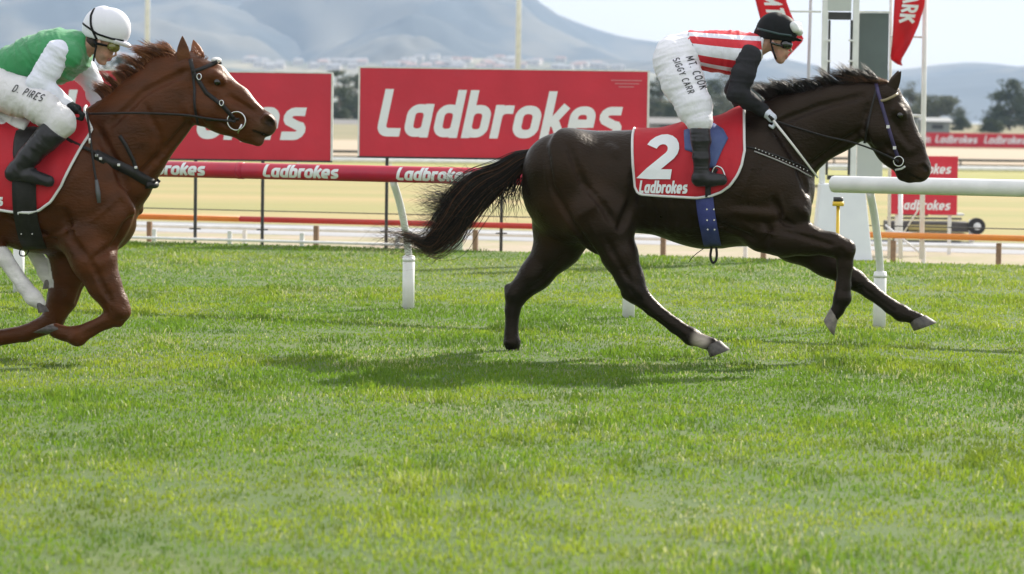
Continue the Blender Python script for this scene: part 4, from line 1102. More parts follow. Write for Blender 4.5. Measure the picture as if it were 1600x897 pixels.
BV = bvh_of(P, Q); px = FD.px(P)
col = np.tile(np.array([.0115, .0072, .0050]), (len(P), 1))
def blend(col, mask, c): return col * (1 - mask[:, None]) + np.array(c) * mask[:, None]
col = blend(col, .55 * near(px, 900, 300, 60) + .5 * near(px, 1180, 320, 50), [.024, .012, .0065])      # faint bay on flank and shoulder
col = blend(col, near(px, 860, 345, 45) * .6, [.032, .015, .008])
col = blend(col, smooth01((px[:, 1] - 405) / 50), [.007, .006, .0055])                                 # black lower legs
col = blend(col, near(px, 1440, 275, 16) * .8, [.045, .026, .018]); col = blend(col, near(px, 1447, 263, 6), [.006, .005, .005])
fl = 1405 + (px[:, 1] - 147) * .46; col = blend(col, ((np.abs(px[:, 0] - fl) < 6.5) & (px[:, 1] > 150) & (px[:, 1] < 206) & (np.abs(P[:, 1]) < .028 - .0003 * (px[:, 1] - 150))).astype(float), [.62, .60, .57])                     # narrow white stripe down the forehead
col = blend(col, near(px, 1094, 531, 14) * (px[:, 0] > 1074), [.46, .40, .35])                          # pale pastern
dm = lambda P2, A, B_: np.hypot(*(P2 - (A + np.clip(((P2 - A) @ (B_ - A)) / ((B_ - A) @ (B_ - A)), 0, 1)[:, None] * (B_ - A))).T)
col = blend(col, smooth01(2.2 - dm(px, np.array([1441., 281.]), np.array([1420., 271.]))), [.004, .003, .003])
setcol(body, col)
eye(FD, 1406, 180, -.08, .021, hd, BV)
ear(FD, (1389, 146), (1408, 111), -.055, hd, (.02, .013, .010), -.02)
ear(FD, (1392, 143), (1404, 110), .055, hd, (.028, .017, .012), .02)
hoof(FD, (1113, 536), (1141, 546), (1108, 559), -.14, HOOFM, hd, .055)
hoof(FD, (802, 545), (812, 560), (790, 560), .13, HOOFM, hd, .055)
hoof(FD, (1303, 489), (1303, 525), (1286, 500), -.14, HOOFP, hd, .052)
hoof(FD, (1432, 497), (1464, 504), (1426, 518), .13, HOOFM, hd, .052)
def mane(fr, root, crest, n, dirf, cols, r0, ln, name="mane", bvh=None):
    S, C = [], []; cp = np.array(curve_pts(crest, 20)); locks = [(np.array([random.gauss(0, .22), random.gauss(-.1, .45), random.gauss(0, .16)]), random.uniform(.65, 1.15), random.uniform(.0, .75), random.choice(cols), random.uniform(-.5, .5)) for _ in range(46)]
    for i in range(n):
        k = random.random() * (len(cp) - 1); j = int(k); c = cp[j] + (cp[min(j + 1, len(cp) - 1)] - cp[j]) * (k - j)
        ld, ll, sag, lc, cv = locks[min(45, max(0, int(k / (len(cp) - 1) * 45 + random.gauss(0, .35))))]
        w0 = random.gauss(0, .015); B = fr.p(c[0], c[1], w0)
        if bvh is not None:
            h = bvh.ray_cast(Vector((B[0], w0, B[2] + .5)), Vector((0, 0, -1)))
            if h[0] is not None and abs(h[0].z - B[2]) < .12: B[2] = h[0].z - .006
        d = np.array(dirf(j / len(cp)), float) + ld + np.array([random.gauss(0, .09), random.gauss(0, .12), random.gauss(0, .09)]); d /= np.linalg.norm(d)
        L = ln * ll * random.uniform(.6, 1.1); pts = []
        for t in np.linspace(0, 1, 7): pts.append(B + d * L * t + np.array([-.42 * L * t * t, .12 * cv * L * math.sin(3 * t), -sag * L * t * t * .7]))
        S.append(np.array(pts)); C.append(np.array(lc) * random.uniform(.75, 1.3))
    return hair(name, S, r0, HAIRM, root, C)
DK = [(.010, .009, .008), (.016, .013, .011), (.03, .021, .016)]
mane(FD, hd, [(1196, 176), (1222, 163), (1252, 149), (1285, 140), (1315, 135), (1350, 128), (1378, 122)], 1500, lambda t: (-.38, 0, 1.0), DK, .0027, .15, 'mane', BV)
mane(FD, hd, [(1338, 130), (1356, 124), (1380, 122), (1394, 134)], 300, lambda t: (-.9, 0, .55), [(.14, .07, .04), (.10, .05, .03), (.2, .11, .06)], .0024, .12, "forelock", BV)  # tan strands: sunlight on the dark hair put into its colour
# tail
def tail():
    S, C = [], []
    core = [(834, 243, 0), (812, 252, 0), (785, 272, 0), (752, 292, 0), (722, 322, 0), (700, 356, 0), (672, 384, 0), (640, 372, 0)]
    for i in range(2300):
        a = random.gauss(0, .5); b = random.gauss(0, .5); late = random.random(); m = random.randint(4, 7) if late > .25 else random.randint(3, 5)
        pts = []
        for q, (x, y, w) in enumerate(core[:m + 1]):
            sp = min(1, q / 3.5); g = [8, 12, 17, 23, 27, 27, 20, 16][q]
            pts.append((x + a * g * .55 + random.gauss(0, 2) * sp, y + a * g * .75 + random.gauss(0, 2) * sp, w + b * g / FD.s * .7))
        if late > .8 or m <= 4:    # flying ends
            x, y, w = pts[-1]; dx = random.uniform(-75, -14); pts.append((x + dx * .5, y + random.uniform(-12, 16) , w)); pts.append((x + dx, y + random.uniform(-26, 24), w + random.gauss(0, .04)))
        cc = curve_pts(pts, 4); S.append(np.array([FD.p(*c) for c in cc])); C.append(np.array(random.choice(DK)) * random.uniform(.7, 1.4) if late < .9 else np.array((.12, .055, .03)))
    for i in range(120):           # loose wisps under the dock
        x0 = random.uniform(752, 815); y0 = 290 - (815 - x0) * -.12 + random.uniform(-18, 4); L = random.uniform(18, 62); s_ = random.uniform(-14, 14)
        pts = [(x0 + 8, y0 - 8, random.gauss(0, .03)), (x0, y0 + L * .3, random.gauss(0, .04)), (x0 + s_ * .6 + random.gauss(0, 3), y0 + L * .65, random.gauss(0, .05)), (x0 + s_ + random.gauss(0, 6), y0 + L, random.gauss(0, .05))]
        S.append(np.array([FD.p(*c) for c in curve_pts(pts, 4)])); C.append(random.choice(DK))
    for i in range(40):            # stray hairs blown over the top
        x0 = random.uniform(690, 770); y0 = 280 + (770 - x0) * .5; pts = [(x0 + 30, y0 - 5, 0), (x0, y0 - random.uniform(0, 12), random.gauss(0, .04)), (x0 - random.uniform(20, 60), y0 + random.uniform(-32, 12), random.gauss(0, .06))]
        S.append(np.array([FD.p(*c) for c in curve_pts(pts, 5)])); C.append(random.choice(DK))
    hair("tail", S, .0027, HAIRM, hd, C)
tail()

# ------------------------------------------------------------------ saddle cloths
def saddle_cloth(fr, bvh, cols, label, mat, side_rows=16, off=.012, wtop=0.0):
    """cols: list of (x, ytop, ybottom) pixel columns on the near side; the cloth wraps over the back to the far side."""
    root = ethere(fr, "saddle_cloth", label, "saddle cloth", "red saddle cloths")
    xs = np.array([c[0] for c in cols], float); X = np.linspace(xs[0], xs[-1], 46)
    yt = np.interp(X, xs, [c[1] for c in cols]); yb = np.interp(X, xs, [c[2] for c in cols]); n = side_rows
    gridw = np.zeros((46, n)); GU = np.zeros((46, n)); GZ = np.zeros((46, n)); topz = np.zeros(46)
    for i in range(46):
        T = fr.p(X[i], yt[i], 0); Bm = fr.p(X[i], yb[i], -.25)
        h = bvh.ray_cast(Vector((T[0], 0, T[2] + 1)), Vector((0, 0, -1))); tz = h[0].z if h[0] is not None else T[2]; topz[i] = tz + off
        for j in range(n):
            t = 1 - (1 - j / (n - 1)) ** 1.0; u = T[0] + (Bm[0] - T[0]) * t; z = (tz - .004) + (Bm[2] - tz + .004) * t
            w = hit_w(bvh, u, z, -1, None)
            if w is None: w = gridw[i, j - 1] - .02 if j else -.02
            gridw[i, j] = w - off; GU[i, j] = u; GZ[i, j] = z
    for _ in range(4):
        g = gridw.copy(); g[1:-1, 1:-1] = np.minimum(gridw[1:-1, 1:-1], .25 * (gridw[2:, 1:-1] + gridw[:-2, 1:-1] + gridw[1:-1, 2:] + gridw[1:-1, :-2])); gridw = g
    V_, F_ = [], []; R = 2 * n + 1
    rip = lambda i, j: .009 * (math.sin(i * .42 + j * .55 + 1.2 * math.sin(j * .3)) ** 2) * (j / n) ** .7 * math.exp(-((i - 30) / 12.0) ** 2)
    for i in range(46):
        row = [(GU[i, j], gridw[i, j] - abs(rip(i, j)), GZ[i, j]) for j in range(n)][::-1] + [(GU[i, 0], 0, topz[i])] + [(GU[i, j], -gridw[i, j], GZ[i, j]) for j in range(n)]
        V_ += row
    for i in range(45):
        for j in range(R - 1): F_.append((i * R + j, i * R + j + 1, (i + 1) * R + j + 1, (i + 1) * R + j))
    o = meshobj("cloth", V_, F_, mat, root); m = o.modifiers.new("thickness", 'SOLIDIFY'); m.thickness = .005; m.offset = 0
    edge = [V_[0 * R + j] for j in range(n, 0, -1)] + [V_[i * R] for i in range(0, 46)] + [V_[45 * R + j] for j in range(1, n + 1)]
    edge = [np.array(e) + np.array([0, -.005, 0]) for e in edge]
    MB().tube(edge, .0085, 8).build("piping", PIPING, root, True)
    return root, BVHTree.FromPolygons([tuple(map(float, x)) for x in V_], F_), o
TOPD = lambda x: float(np.interp(x, [990, 1060, 1100, 1165], [203, 200, 196, 182]))
cl = [(x, TOPD(x), yb) for x, yb in ((991.5, 292), (995, 300), (1001, 304), (1030, 306), (1090, 309), (1112, 306), (1128, 300), (1142, 290), (1154, 273), (1160, 258), (1164, 235))]
sd_root, SBV, _ = saddle_cloth(FD, BV, cl, "red saddle cloth with white number two on the dark horse", CLOTHRED)
def drape_letters(name, fr, bvh, s, font, hw, shear, quad, mat, parent, step=.08, side=-1, wg=-.28, lift=.004, gap=0):
    """quad: pixel corners (bottom left, bottom right, top left) of the text block."""
    A, B, T = [fr.p(*q, wg) for q in quad]; ex = B - A; ey = T - A; cache = [side * .3]
    def mp_(x, y, l):
        p = A + ex * x + ey * y; w = hit_w(bvh, p[0], p[2], side, None)
        if w is None: w = cache[0]
        cache[0] = w; return np.array([p[0], w + side * (l + lift), p[2]])
    return lettering(name, s, font, hw, shear, mp_, mat, parent, step=step, gap=gap)
drape_letters("number", FD, SBV, "2", CAPS, .115, .12, ((1001, 279), (1065, 279), (1001, 212)), PRINT, sd_root, lift=.010)
drape_letters("lettering", FD, SBV, "Ladbrokes", WORD, .105, .2, ((997, 302), (1077, 302.5), (997, 282)), PRINT, sd_root, lift=.008)
# saddle, girth and stirrup of the dark horse
sa = ethere(FD, "saddle", "small blue racing saddle with blue girth and stirrup on the dark horse", "saddle", "racing saddles")
def pad(name, fr, bvh, outline, mat, root, off, th):
    """A padded flap: pixel outline -> filled fan draped on the body."""
    pts = np.array([fr.p(x, y, -.26)[[0, 2]] for x, y in outline]); pts = resample(pts, .02, True); c = pts.mean(0); V_, F_ = [], []; n = len(pts); K = 5
    for k in range(K + 1):
        for p in pts:
            q = c + (p - c) * (k / K); w = hit_w(bvh, q[0], q[1], -1, -.05); V_.append((q[0], w - off - th * (1 - (k / K) ** 3), q[1]))
    for k in range(K):
        for i in range(n): F_.append((k * n + i, k * n + (i + 1) % n, (k + 1) * n + (i + 1) % n, (k + 1) * n + i))
    o = meshobj(name, V_, F_, mat, root); m = o.modifiers.new("thickness", 'SOLIDIFY'); m.thickness = .008; m.offset = 0; return o
pad("flap", FD, SBV, [(1066, 204), (1088, 196), (1112, 193), (1128, 202), (1137, 216), (1128, 236), (1118, 262), (1104, 262), (1088, 240), (1070, 234)], BLUEP, sa, .008, .012)
rings = []
for x, y, r in ((1068, 202, 6), (1085, 200, 9), (1105, 196, 9), (1122, 190, 8), (1138, 184, 6)):
    c = FD.p(x, y, 0); rings.append([c + np.array([0, math.cos(2 * math.pi * k / 16) * .13, math.sin(2 * math.pi * k / 16) * r / FD.s - .35 * abs(math.cos(2 * math.pi * k / 16)) * .12]) for k in range(16)])
loft("seat", rings, BLUEP, sa)
g = strap("girth", FD, BV, [(1097, 262), (1100, 290), (1104, 330), (1108, 360), (1110, 386)], .108, BLUEW, sa, .010, -1, .006, -.25)
strap("girth", FD, BV, [(1097, 300), (1104, 330), (1108, 360), (1110, 386)], .108, BLUEW, sa, .010, 1, .006, -.25)
strap("strap", FD, SBV, [(1120, 262), (1108, 285), (1108, 308)], .035, LEATHER, sa, .010, -1, .004, -.25)
for x in (1105, 1116):
    for y in (327, 344, 359):
        L = FD.p(x, y, -.28); w = hit_w(BV, L[0], L[2], -1, -.28); MB().tube([(L[0], w - .014, L[2]), (L[0], w - .019, L[2])], .0055, 10).build("eyelet", STEEL, sa)
MB().tube([FD.p(x, y, -.09) for x, y in curve_pts([(1112, 386), (1110, 400), (1113, 410), (1118, 408), (1120, 398), (1119, 386)], 5)], .008, 8).build("strap", LEATHER, sa, True)
MB().tube([FD.p(x, y, -.09) for x, y in curve_pts([(1100, 388), (1090, 395), (1082, 402), (1077, 409)], 5)], .0025, 6).build("strap", LEATHER, sa, True)
# stirrup
st_ = [FD.p(x, y, -.335) for x, y in curve_pts([(1108, 286), (1116, 262), (1126, 262), (1131, 270), (1133, 280), (1128, 286)], 5)]
MB().tube(st_, .006, 8).build("stirrup", STEEL, sa, True)
# bridle of the dark horse
brd = ethere(FD, "bridle", "dark purple and black bridle on the dark horse's head", "bridle", "racing bridles")
PURP = M("purple_strap", (.05, .035, .12), .5, (.03, .025, .08), 14)
for sd in (-1, 1):
    strap("cheek_strap", FD, BV, [(1368, 129), (1372, 145), (1381, 175), (1390, 205), (1399, 235), (1403, 246)], .021, PURP, brd, .005, sd, .004)
    strap("brow_band", FD, BV, [(1374, 158), (1384, 156), (1395, 151), (1403, 146)], .016, M("tan_strap", (.3, .24, .15), .5) if sd < 0 else LEATHER, brd, .005, sd, .004)
    strap("throat_strap", FD, BV, [(1370, 135), (1360, 175), (1352, 215), (1350, 224)], .012, LEATHER, brd, .005, sd, .003)
    strap("nose_band", FD, BV, [(1376, 240), (1394, 247), (1404, 252)], .014, LEATHER, brd, .005, sd, .003)
    c = FD.p(1404, 252, -.06); w = hit_w(BV, c[0], c[2], sd, sd * .06)
    MB().tube([c * np.array([1, 0, 1]) + np.array([math.cos(a) * .030, w + sd * .012, math.sin(a) * .030]) for a in np.linspace(0, 2 * math.pi, 25)[:-1]], .0045, 8, closed=True).build("bit_ring", STEEL, brd, True)
    strap("chin_strap", FD, BV, [(1398, 266), (1408, 264), (1414, 260)], .012, PIPING, brd, .006, sd, .003)
for x, y in ((1388, 198), (1398, 231)):
    L = FD.p(x, y, -.07); w = hit_w(BV, L[0], L[2], -1, -.07); MB().box((L[0], w - .012, L[2]), (.02, .006, .02)).build("buckle", STEEL, brd)
rein_n = [(1203, 186, -.15), (1240, 198, -.17), (1290, 213, -.16), (1330, 222, -.14), (1370, 236, -.11), (1404, 253, -.085)]
MB().tube([FD.p(*q) for q in curve_pts(rein_n, 6)], .0055, 8).build("rein", LEATHER, brd, True)
MB().tube([FD.p(x, y, -w * .9) for x, y, w in curve_pts(rein_n, 6)], .0055, 8).build("rein", LEATHER, brd, True)
MB().tube([FD.p(*q) for q in curve_pts([(1203, 188, -.15), (1190, 180, -.08), (1172, 178, .06), (1165, 182, .1)], 5)], .0055, 8).build("rein", LEATHER, brd, True)
bpl = ethere(FD, "breastplate", "thin dotted breastplate straps across the dark horse's shoulder", "breastplate", "breastplates")
strap("strap", FD, BV, [(1137, 221), (1160, 227), (1180, 232), (1215, 243), (1250, 258), (1272, 272)], .010, LEATHER, bpl, .007, -1, .004, -.2)
strap("strap", FD, BV, [(1180, 236), (1215, 250), (1245, 264), (1266, 277)], .007, M("grey_strap", (.35, .34, .33), .6), bpl, .007, -1, .004, -.2)
strap("strap", FD, BV, [(1150, 225), (1180, 232), (1215, 243), (1250, 258), (1272, 272)], .010, LEATHER, bpl, .007, 1, .004, -.2)
for k in range(16):
    x = 1182 + k * 5.2; y = 231.5 + (x - 1182) * .42 + .00045 * (x - 1182) ** 2; L = FD.p(x, y, -.2); w = hit_w(BV, L[0], L[2], -1, -.15)
    MB().box((L[0], w - .012, L[2]), (.006, .003, .006)).build("stud", STEEL, bpl)
# ------------------------------------------------------------------ the chestnut horse
FC = Frame(60, 560, 19.0, YAW)
def cc(pts, k=1.0, sm=.03): return chainp(FC, pts, k, sm)
pc = []
pc += cc([(-175, 275, 92, 0), (-90, 275, 78, 0), (0, 283, 95, 0), (65, 290, 101, 0), (118, 298, 98, 0), (150, 335, 60, 0)], 1.36, .08)
pc += cc([(20, 212, 22, 0), (110, 205, 25, 0), (150, 195, 30, 0)], 1.3, .08)
for sd in (-1, 1): pc += cc([(-190, 255, 62, sd * .12), (-200, 262, 52, sd * .11)], 1.35, .06)
pc += cc([(172, 262, 76, 0), (205, 212, 66, 0), (245, 172, 57, 0), (280, 140, 46, 0)], 1.75, .07)
pc += cc([(165, 205, 34, 0), (212, 152, 29, 0), (252, 114, 26, 0), (285, 99, 20, 0)], 1.7, .05)
pc += cc([(150, 322, 52, 0), (160, 342, 50, 0)], 1.1, .07)
pc += cc([(313, 148, 46, 0), (352, 172, 36, 0), (388, 195, 27, 0)], 1.8, .04)
pc += cc([(300, 110, 26, 0), (335, 122, 20, 0), (375, 152, 14, 0), (412, 184, 10, 0)], 1.0, .04)
pc += cc([(396, 195, 22, 0), (414, 195, 19, 0)], 1.4, .03) + cc([(385, 208, 15, 0), (403, 219, 10, 0)], 1.25, .02)
for sd in (-1, 1):
    pc += cc([(308, 165, 28, sd * .055), (318, 172, 26, sd * .055)], 1.6, .03)
    pc += cc([(333, 118, 10, sd * .08), (345, 124, 8, sd * .08)], 1.2, .025)
    pc += cc([(340, 160, 5, sd * .078), (378, 178, 4, sd * .064)], 1.0, .03)
    pc += cc([(416, 185, 8, sd * .05), (424, 192, 7, sd * .045)], 1.0, .02)
    pc.append(cone(FC.p(418, 188, sd * .073), FC.p(426, 194, sd * .055), 7.0 / FC.s, 4.5 / FC.s, 1.0, .012, True))
    pc.append(cone(FC.p(431, 216, sd * .06), FC.p(396, 204, sd * .08), 3.6 / FC.s, 1.6 / FC.s, .45, .010, True))
# near fore, folded
pc += cc([(135, 320, 60, -.12), (140, 365, 46, -.13)], 1.7, .07)
pc += cc([(135, 372, 40, -.13), (146, 405, 34, -.14), (163, 445, 24.5, -.14), (180, 474, 18, -.14), (186, 486, 17, -.14)], 1.1, .05)
pc += cc([(182, 472, 16, -.14), (191, 487, 12.5, -.14), (184, 501, 11, -.14)], 1.25, .012)
pc += cc([(186, 486, 16.5, -.14), (168, 501, 12, -.14), (140, 515, 11.5, -.14), (121, 525, 15.5, -.14), (100, 521, 11, -.14), (88, 517, 12, -.14)], 1.15, .02)
# far fore, folded
pc += cc([(112, 385, 44, .12), (110, 420, 31, .13), (100, 460, 23, .13), (82, 500, 18, .13)], 1.1, .05)
pc += cc([(82, 503, 17, .13), (40, 521, 13, .13), (-10, 529, 13, .13), (-45, 531, 15, .13), (-62, 520, 11, .13), (-72, 512, 12, .13)], 1.15, .02)
# hind legs, swung forward under the body
pc += cc([(-180, 300, 72, -.09), (-150, 322, 58, -.12)], 1.6, .05)
pc += cc([(-150, 322, 58, -.12), (-110, 345, 44, -.13), (-60, 362, 28, -.14), (-18, 372, 19, -.14)], 1.15, .05)
pc += cc([(-18, 372, 17, -.14), (6, 402, 13, -.14), (38, 448, 11.5, -.14), (52, 465, 13, -.14), (62, 474, 10, -.14)], 1.15, .02)
pc += cc([(-170, 300, 66, .09), (-130, 316, 52, .12)], 1.6, .05)
pc += cc([(-130, 316, 52, .12), (-80, 335, 40, .13), (-30, 350, 26, .13), (22, 358, 18, .13)], 1.15, .05)
pc += cc([(22, 358, 16, .13), (45, 382, 12, .13), (62, 408, 11, .13), (71, 425, 12.5, .13), (75, 436, 10, .13)], 1.15, .02)
pc += cc([(165, 268, 15, -.13), (185, 330, 22, -.13)], 1.2, .06) + cc([(110, 250, 22, -.13), (170, 345, 30, -.13)], 1.3, .06)
hc = ethere(FC, "racehorse", "chestnut racehorse galloping behind with folded forelegs", "horse", "galloping racehorses")
_b0 = bvh_of(*sdf_surface(pc, .018))
for path, r, s_ in (([(215, 275), (255, 232), (294, 186)], .012, .03), ([(172, 195), (225, 142), (285, 112)], .010, .04), ([(150, 200), (186, 262), (208, 330)], .014, .04), ([(210, 330), (180, 385), (160, 400)], .014, .035), ([(110, 330), (118, 372), (140, 398)], .014, .035),
        ([(150, 405), (168, 450), (178, 470)], .009, .025), ([(176, 503), (130, 524)], .005, .012), ([(120, 430), (100, 475)], .009, .025), ([(292, 140), (297, 172), (314, 196)], .011, .025), ([(330, 186), (362, 204)], .007, .02), ([(350, 150), (402, 180)], .006, .02),
        ([(355, 150), (385, 172)], .005, .02), ([(178, 478), (180, 492)], .005, .012), ([(10, 408), (40, 452)], .0045, .012), ([(20, 340), (60, 360), (90, 375)], .010, .03), ([(225, 165), (245, 205), (250, 240)], .008, .03)):
    relief(FC, pc, path, r, s_, True, (-1, 1), _b0)
for path in ([(60, 372), (100, 366), (130, 352)], [(150, 345), (176, 322), (196, 300)], [(336, 152), (362, 166), (384, 188)], [(150, 425), (160, 455), (172, 470)], [(372, 175), (390, 185), (402, 200)]): relief(FC, pc, path, .0055, .014, False, (-1,), _b0, .002)
for path, r in (([(188, 480), (194, 492)], .012), ([(122, 520), (114, 530)], .010), ([(190, 300), (205, 330)], .02), ([(330, 140), (345, 150)], .008)):
    relief(FC, pc, path, r, .03, False, (-1, 1), _b0, r * .7)
bodyc, PC, QC = sdf_obj("horse_body", pc, .0095, COAT, hc, smooth=2)
BC = bvh_of(PC, QC); px = FC.px(PC)
col = np.tile(np.array([.070, .0215, .0078]), (len(PC), 1))
col = blend(col, .6 * near(px, 60, 330, 80) + .5 * near(px, 180, 240, 50), [.046, .0145, .0062])
col = blend(col, near(px, 160, 470, 60) * .5 * (px[:, 1] > 430), [.072, .026, .012])
col = blend(col, near(px, 418, 205, 22) * .6, [.12, .07, .05]); col = blend(col, near(px, 424, 191, 6), [.012, .008, .007])
col = blend(col, near(px, 290, 210, 25) * .3, [.06, .025, .014])
xa, ya = px[:, 0], px[:, 1]; blz = (np.abs(PC[:, 1]) < .022) & (xa > 340) & (xa < 412) & (ya < 175); col[blz] = [.55, .42, .36]    # white blaze down the face
sock = ((ya > 385) & (xa < 75) & (PC[:, 1] < 0) & (xa < 85) & (ya < 500) & (ya - 372 > (xa + 18) * .4)) | ((ya > 378) & (ya < 450) & (xa > 30) & (xa < 90) & (PC[:, 1] > .05) & (ya > 385))
col[sock & (PC[:, 2] < .68)] = [.62, .60, .60]
col = blend(col, smooth01(2.6 - dm(px, np.array([431., 216.]), np.array([396., 204.]))), [.012, .007, .005]); col = blend(col, near(px, 421, 191, 8) * (np.abs(PC[:, 1]) > .02), [.010, .006, .005]); col = blend(col, near(px, 427, 217, 5) * .8, [.5, .42, .38])
setcol(bodyc, col)
eye(FC, 340, 128, -.085, .022, hc, BC)
ear(FC, (287, 100), (285, 56), -.06, hc, (.11, .042, .02), -.01, 11)
ear(FC, (312, 98), (302, 62), .06, hc, (.2, .075, .035), .01, 11)
hoof(FC, (90, 516), (52, 520), (84, 505), -.14, HOOFM, hc, .055)
hoof(FC, (-70, 513), (-104, 502), (-78, 492), .13, HOOFM, hc, .055)
hoof(FC, (62, 473), (76, 487), (60, 489), -.14, HOOFM, hc, .05)
hoof(FC, (76, 436), (84, 450), (66, 452), .13, HOOFP, hc, .05)
CM = [(.14, .05, .022), (.20, .075, .03), (.28, .12, .055), (.09, .035, .018)]
mane(FC, hc, [(160, 178), (185, 152), (208, 124), (232, 102), (255, 88), (275, 78)], 1700, lambda t: (-.45, -.15, 1.0), CM, .0027, .13, 'mane', BC)
mane(FC, hc, [(282, 78), (300, 82), (322, 94)], 70, lambda t: (.6, -.3, .6), CM, .0025, .075, "forelock", BC)
S, C = [], []
for i in range(350):
    a, b = random.gauss(0, .5), random.gauss(0, .5); pts = [(-262, 235, 0), (-300 + a * 10, 245 + a * 12, b * .03), (-345 + a * 20, 280 + a * 24, b * .06), (-390 + a * 26, 330 + a * 26, b * .08), (-430 + a * 30, 350 + a * 30, b * .1)]
    S.append(np.array([FC.p(*c) for c in curve_pts(pts, 3)])); C.append(random.choice(CM))
hair("tail", S, .0045, HAIRM, hc, C)

TOPC = lambda x: float(np.interp(x, [-70, 0, 60, 140], [192, 196, 192, 178]))
cl = [(x, TOPC(x), yb) for x, yb in ((-62, 300), (-57, 312), (-48, 320), (-20, 325), (22, 331), (50, 332), (66, 328), (84, 315), (100, 290), (116, 252), (127, 222), (135, 202))]
sc_root, SBC, _ = saddle_cloth(FC, BC, cl, "red saddle cloth with white edge on the chestnut horse", CLOTHRED)
drape_letters("lettering", FC, SBC, "Ladbrokes", WORD, .105, .2, ((-72, 320), (8, 322), (-72, 300)), PRINT, sc_root)
sac = ethere(FC, "saddle", "small white racing saddle with wide black girth on the chestnut horse", "saddle", "racing saddles")
WS = M("white_saddle", (.70, .70, .70), .4, (.62, .62, .62), 8)
pad("flap", FC, SBC, [(20, 205), (30, 200), (44, 198), (58, 200), (60, 225), (50, 250), (28, 262), (22, 240), (20, 220)], LEATHER, sac, .008, .010)
rings = []
for x, y, r in ((-45, 168, 6), (-20, 177, 9), (5, 184, 8), (25, 189, 7), (42, 194, 6)):
    c = FC.p(x, y, 0); rings.append([c + np.array([0, math.cos(2 * math.pi * k / 16) * .14, math.sin(2 * math.pi * k / 16) * r / FC.s - .3 * abs(math.cos(2 * math.pi * k / 16)) * .1]) for k in range(16)])
loft("seat", rings, WS, sac)
strap("seat_pad", FC, SBC, [(-60, 162), (-25, 172), (5, 182), (24, 190), (40, 195)], .07, WS, sac, .035, -1, .02, -.2)
strap("girth", FC, BC, [(43, 262), (43, 300), (43, 345), (46, 390)], .145, LEATHER, sac, .022, -1, .006, -.25)
strap("girth", FC, BC, [(43, 300), (43, 345), (46, 390)], .145, LEATHER, sac, .012, 1, .006, -.25)
for x in (30, 47):
    for y in (334, 366): L = FC.p(x, y, -.28); w = hit_w(BC, L[0], L[2], -1, -.28); MB().tube([(L[0], w - .024, L[2]), (L[0], w - .031, L[2])], .004, 10).build("eyelet", STEEL, sac)
MB().tube([FC.p(x, y, -.09) for x, y in curve_pts([(40, 386), (32, 390), (31, 398), (38, 400), (44, 394), (45, 386)], 5)], .004, 8).build("strap", LEATHER, sac, True)
MB().tube([FC.p(x, y, -.345) for x, y in curve_pts([(38, 262), (46, 255), (52, 262), (50, 272), (40, 282)], 5)], .006, 8).build("stirrup", STEEL, sac, True)
brc = ethere(FC, "bridle", "black bridle with large bit ring on the chestnut horse's head", "bridle", "racing bridles")
for sd in (-1, 1):
    strap("cheek_strap", FC, BC, [(296, 92), (303, 115), (322, 145), (348, 165), (364, 186)], .024, LEATHER, brc, .005, sd, .004)
    strap("brow_band", FC, BC, [(300, 112), (312, 108), (325, 102), (336, 96)], .022, LEATHER, brc, .005, sd, .004)
    strap("throat_strap", FC, BC, [(300, 108), (304, 140), (306, 175), (308, 194)], .015, LEATHER, brc, .005, sd, .003)
    strap("nose_band", FC, BC, [(322, 187), (350, 188), (372, 186)], .014, LEATHER, brc, .005, sd, .003)
    c = FC.p(370, 189, -.07); w = hit_w(BC, c[0], c[2], sd, sd * .07)
    MB().tube([c * np.array([1, 0, 1]) + np.array([math.cos(a) * .054, w + sd * .014, math.sin(a) * .054]) for a in np.linspace(0, 2 * math.pi, 31)[:-1]], .005, 8, closed=True).build("bit_ring", STEEL, brc, True)
    MB().tube([FC.p(383, 194, 0) * np.array([1, 0, 1]) + np.array([0, w + sd * .016, 0]), FC.p(376, 208, 0) * np.array([1, 0, 1]) + np.array([0, w + sd * .012, 0])], .007, 8).build("bit_bar", STEEL, brc, True)
L = FC.p(338, 95, 0); MB().ball((L[0], 0, L[2] + .004), (.030, .05, .018)).build("brow_pad", PIPING, brc, True)
for x, y, r in ((312, 120, .018), (347, 161, .016)):
    L = FC.p(x, y, -.09); w = hit_w(BC, L[0], L[2], -1, -.09); MB().tube([np.array([L[0] + math.cos(a) * r * .75, w - .012, L[2] + math.sin(a) * r]) for a in np.linspace(0, 2 * math.pi, 17)[:-1]], .004, 6, closed=True).build("buckle", STEEL, brc, True)
rn = [(140, 178, -.14), (180, 177, -.2), (230, 177, -.17), (290, 180, -.13), (330, 186, -.11), (368, 190, -.10)]
MB().tube([FC.p(*q) for q in curve_pts(rn, 6)], .0065, 8).build("rein", LEATHER, brc, True)
MB().tube([FC.p(x, y, -w * .9) for x, y, w in curve_pts(rn, 6)], .0065, 8).build("rein", LEATHER, brc, True)
bpc = ethere(FC, "breastplate", "wide black breastplate strap across the chestnut horse's chest", "breastplate", "breastplates")
strap("strap", FC, BC, [(148, 240), (172, 254), (200, 268), (222, 284), (229, 290)], .058, LEATHER, bpc, .008, -1, .005, -.2)
strap("strap", FC, BC, [(148, 240), (172, 254), (200, 268), (222, 284), (229, 290)], .058, LEATHER, bpc, .008, 1, .005, -.2)
e0 = FC.p(227, 288, -.1); fr_pts = []
for w in np.linspace(-.13, .13, 15):
    h = BC.ray_cast(Vector((e0[0] + 1.0, w, e0[2] - .004)), Vector((-1, 0, 0)))
    if h[0] is not None and h[0].x > e0[0] - .025: fr_pts.append((h[0].x + .006, w, h[0].z))
MB().tube(fr_pts, [.022] * len(fr_pts), 10).build("strap", LEATHER, bpc, True)
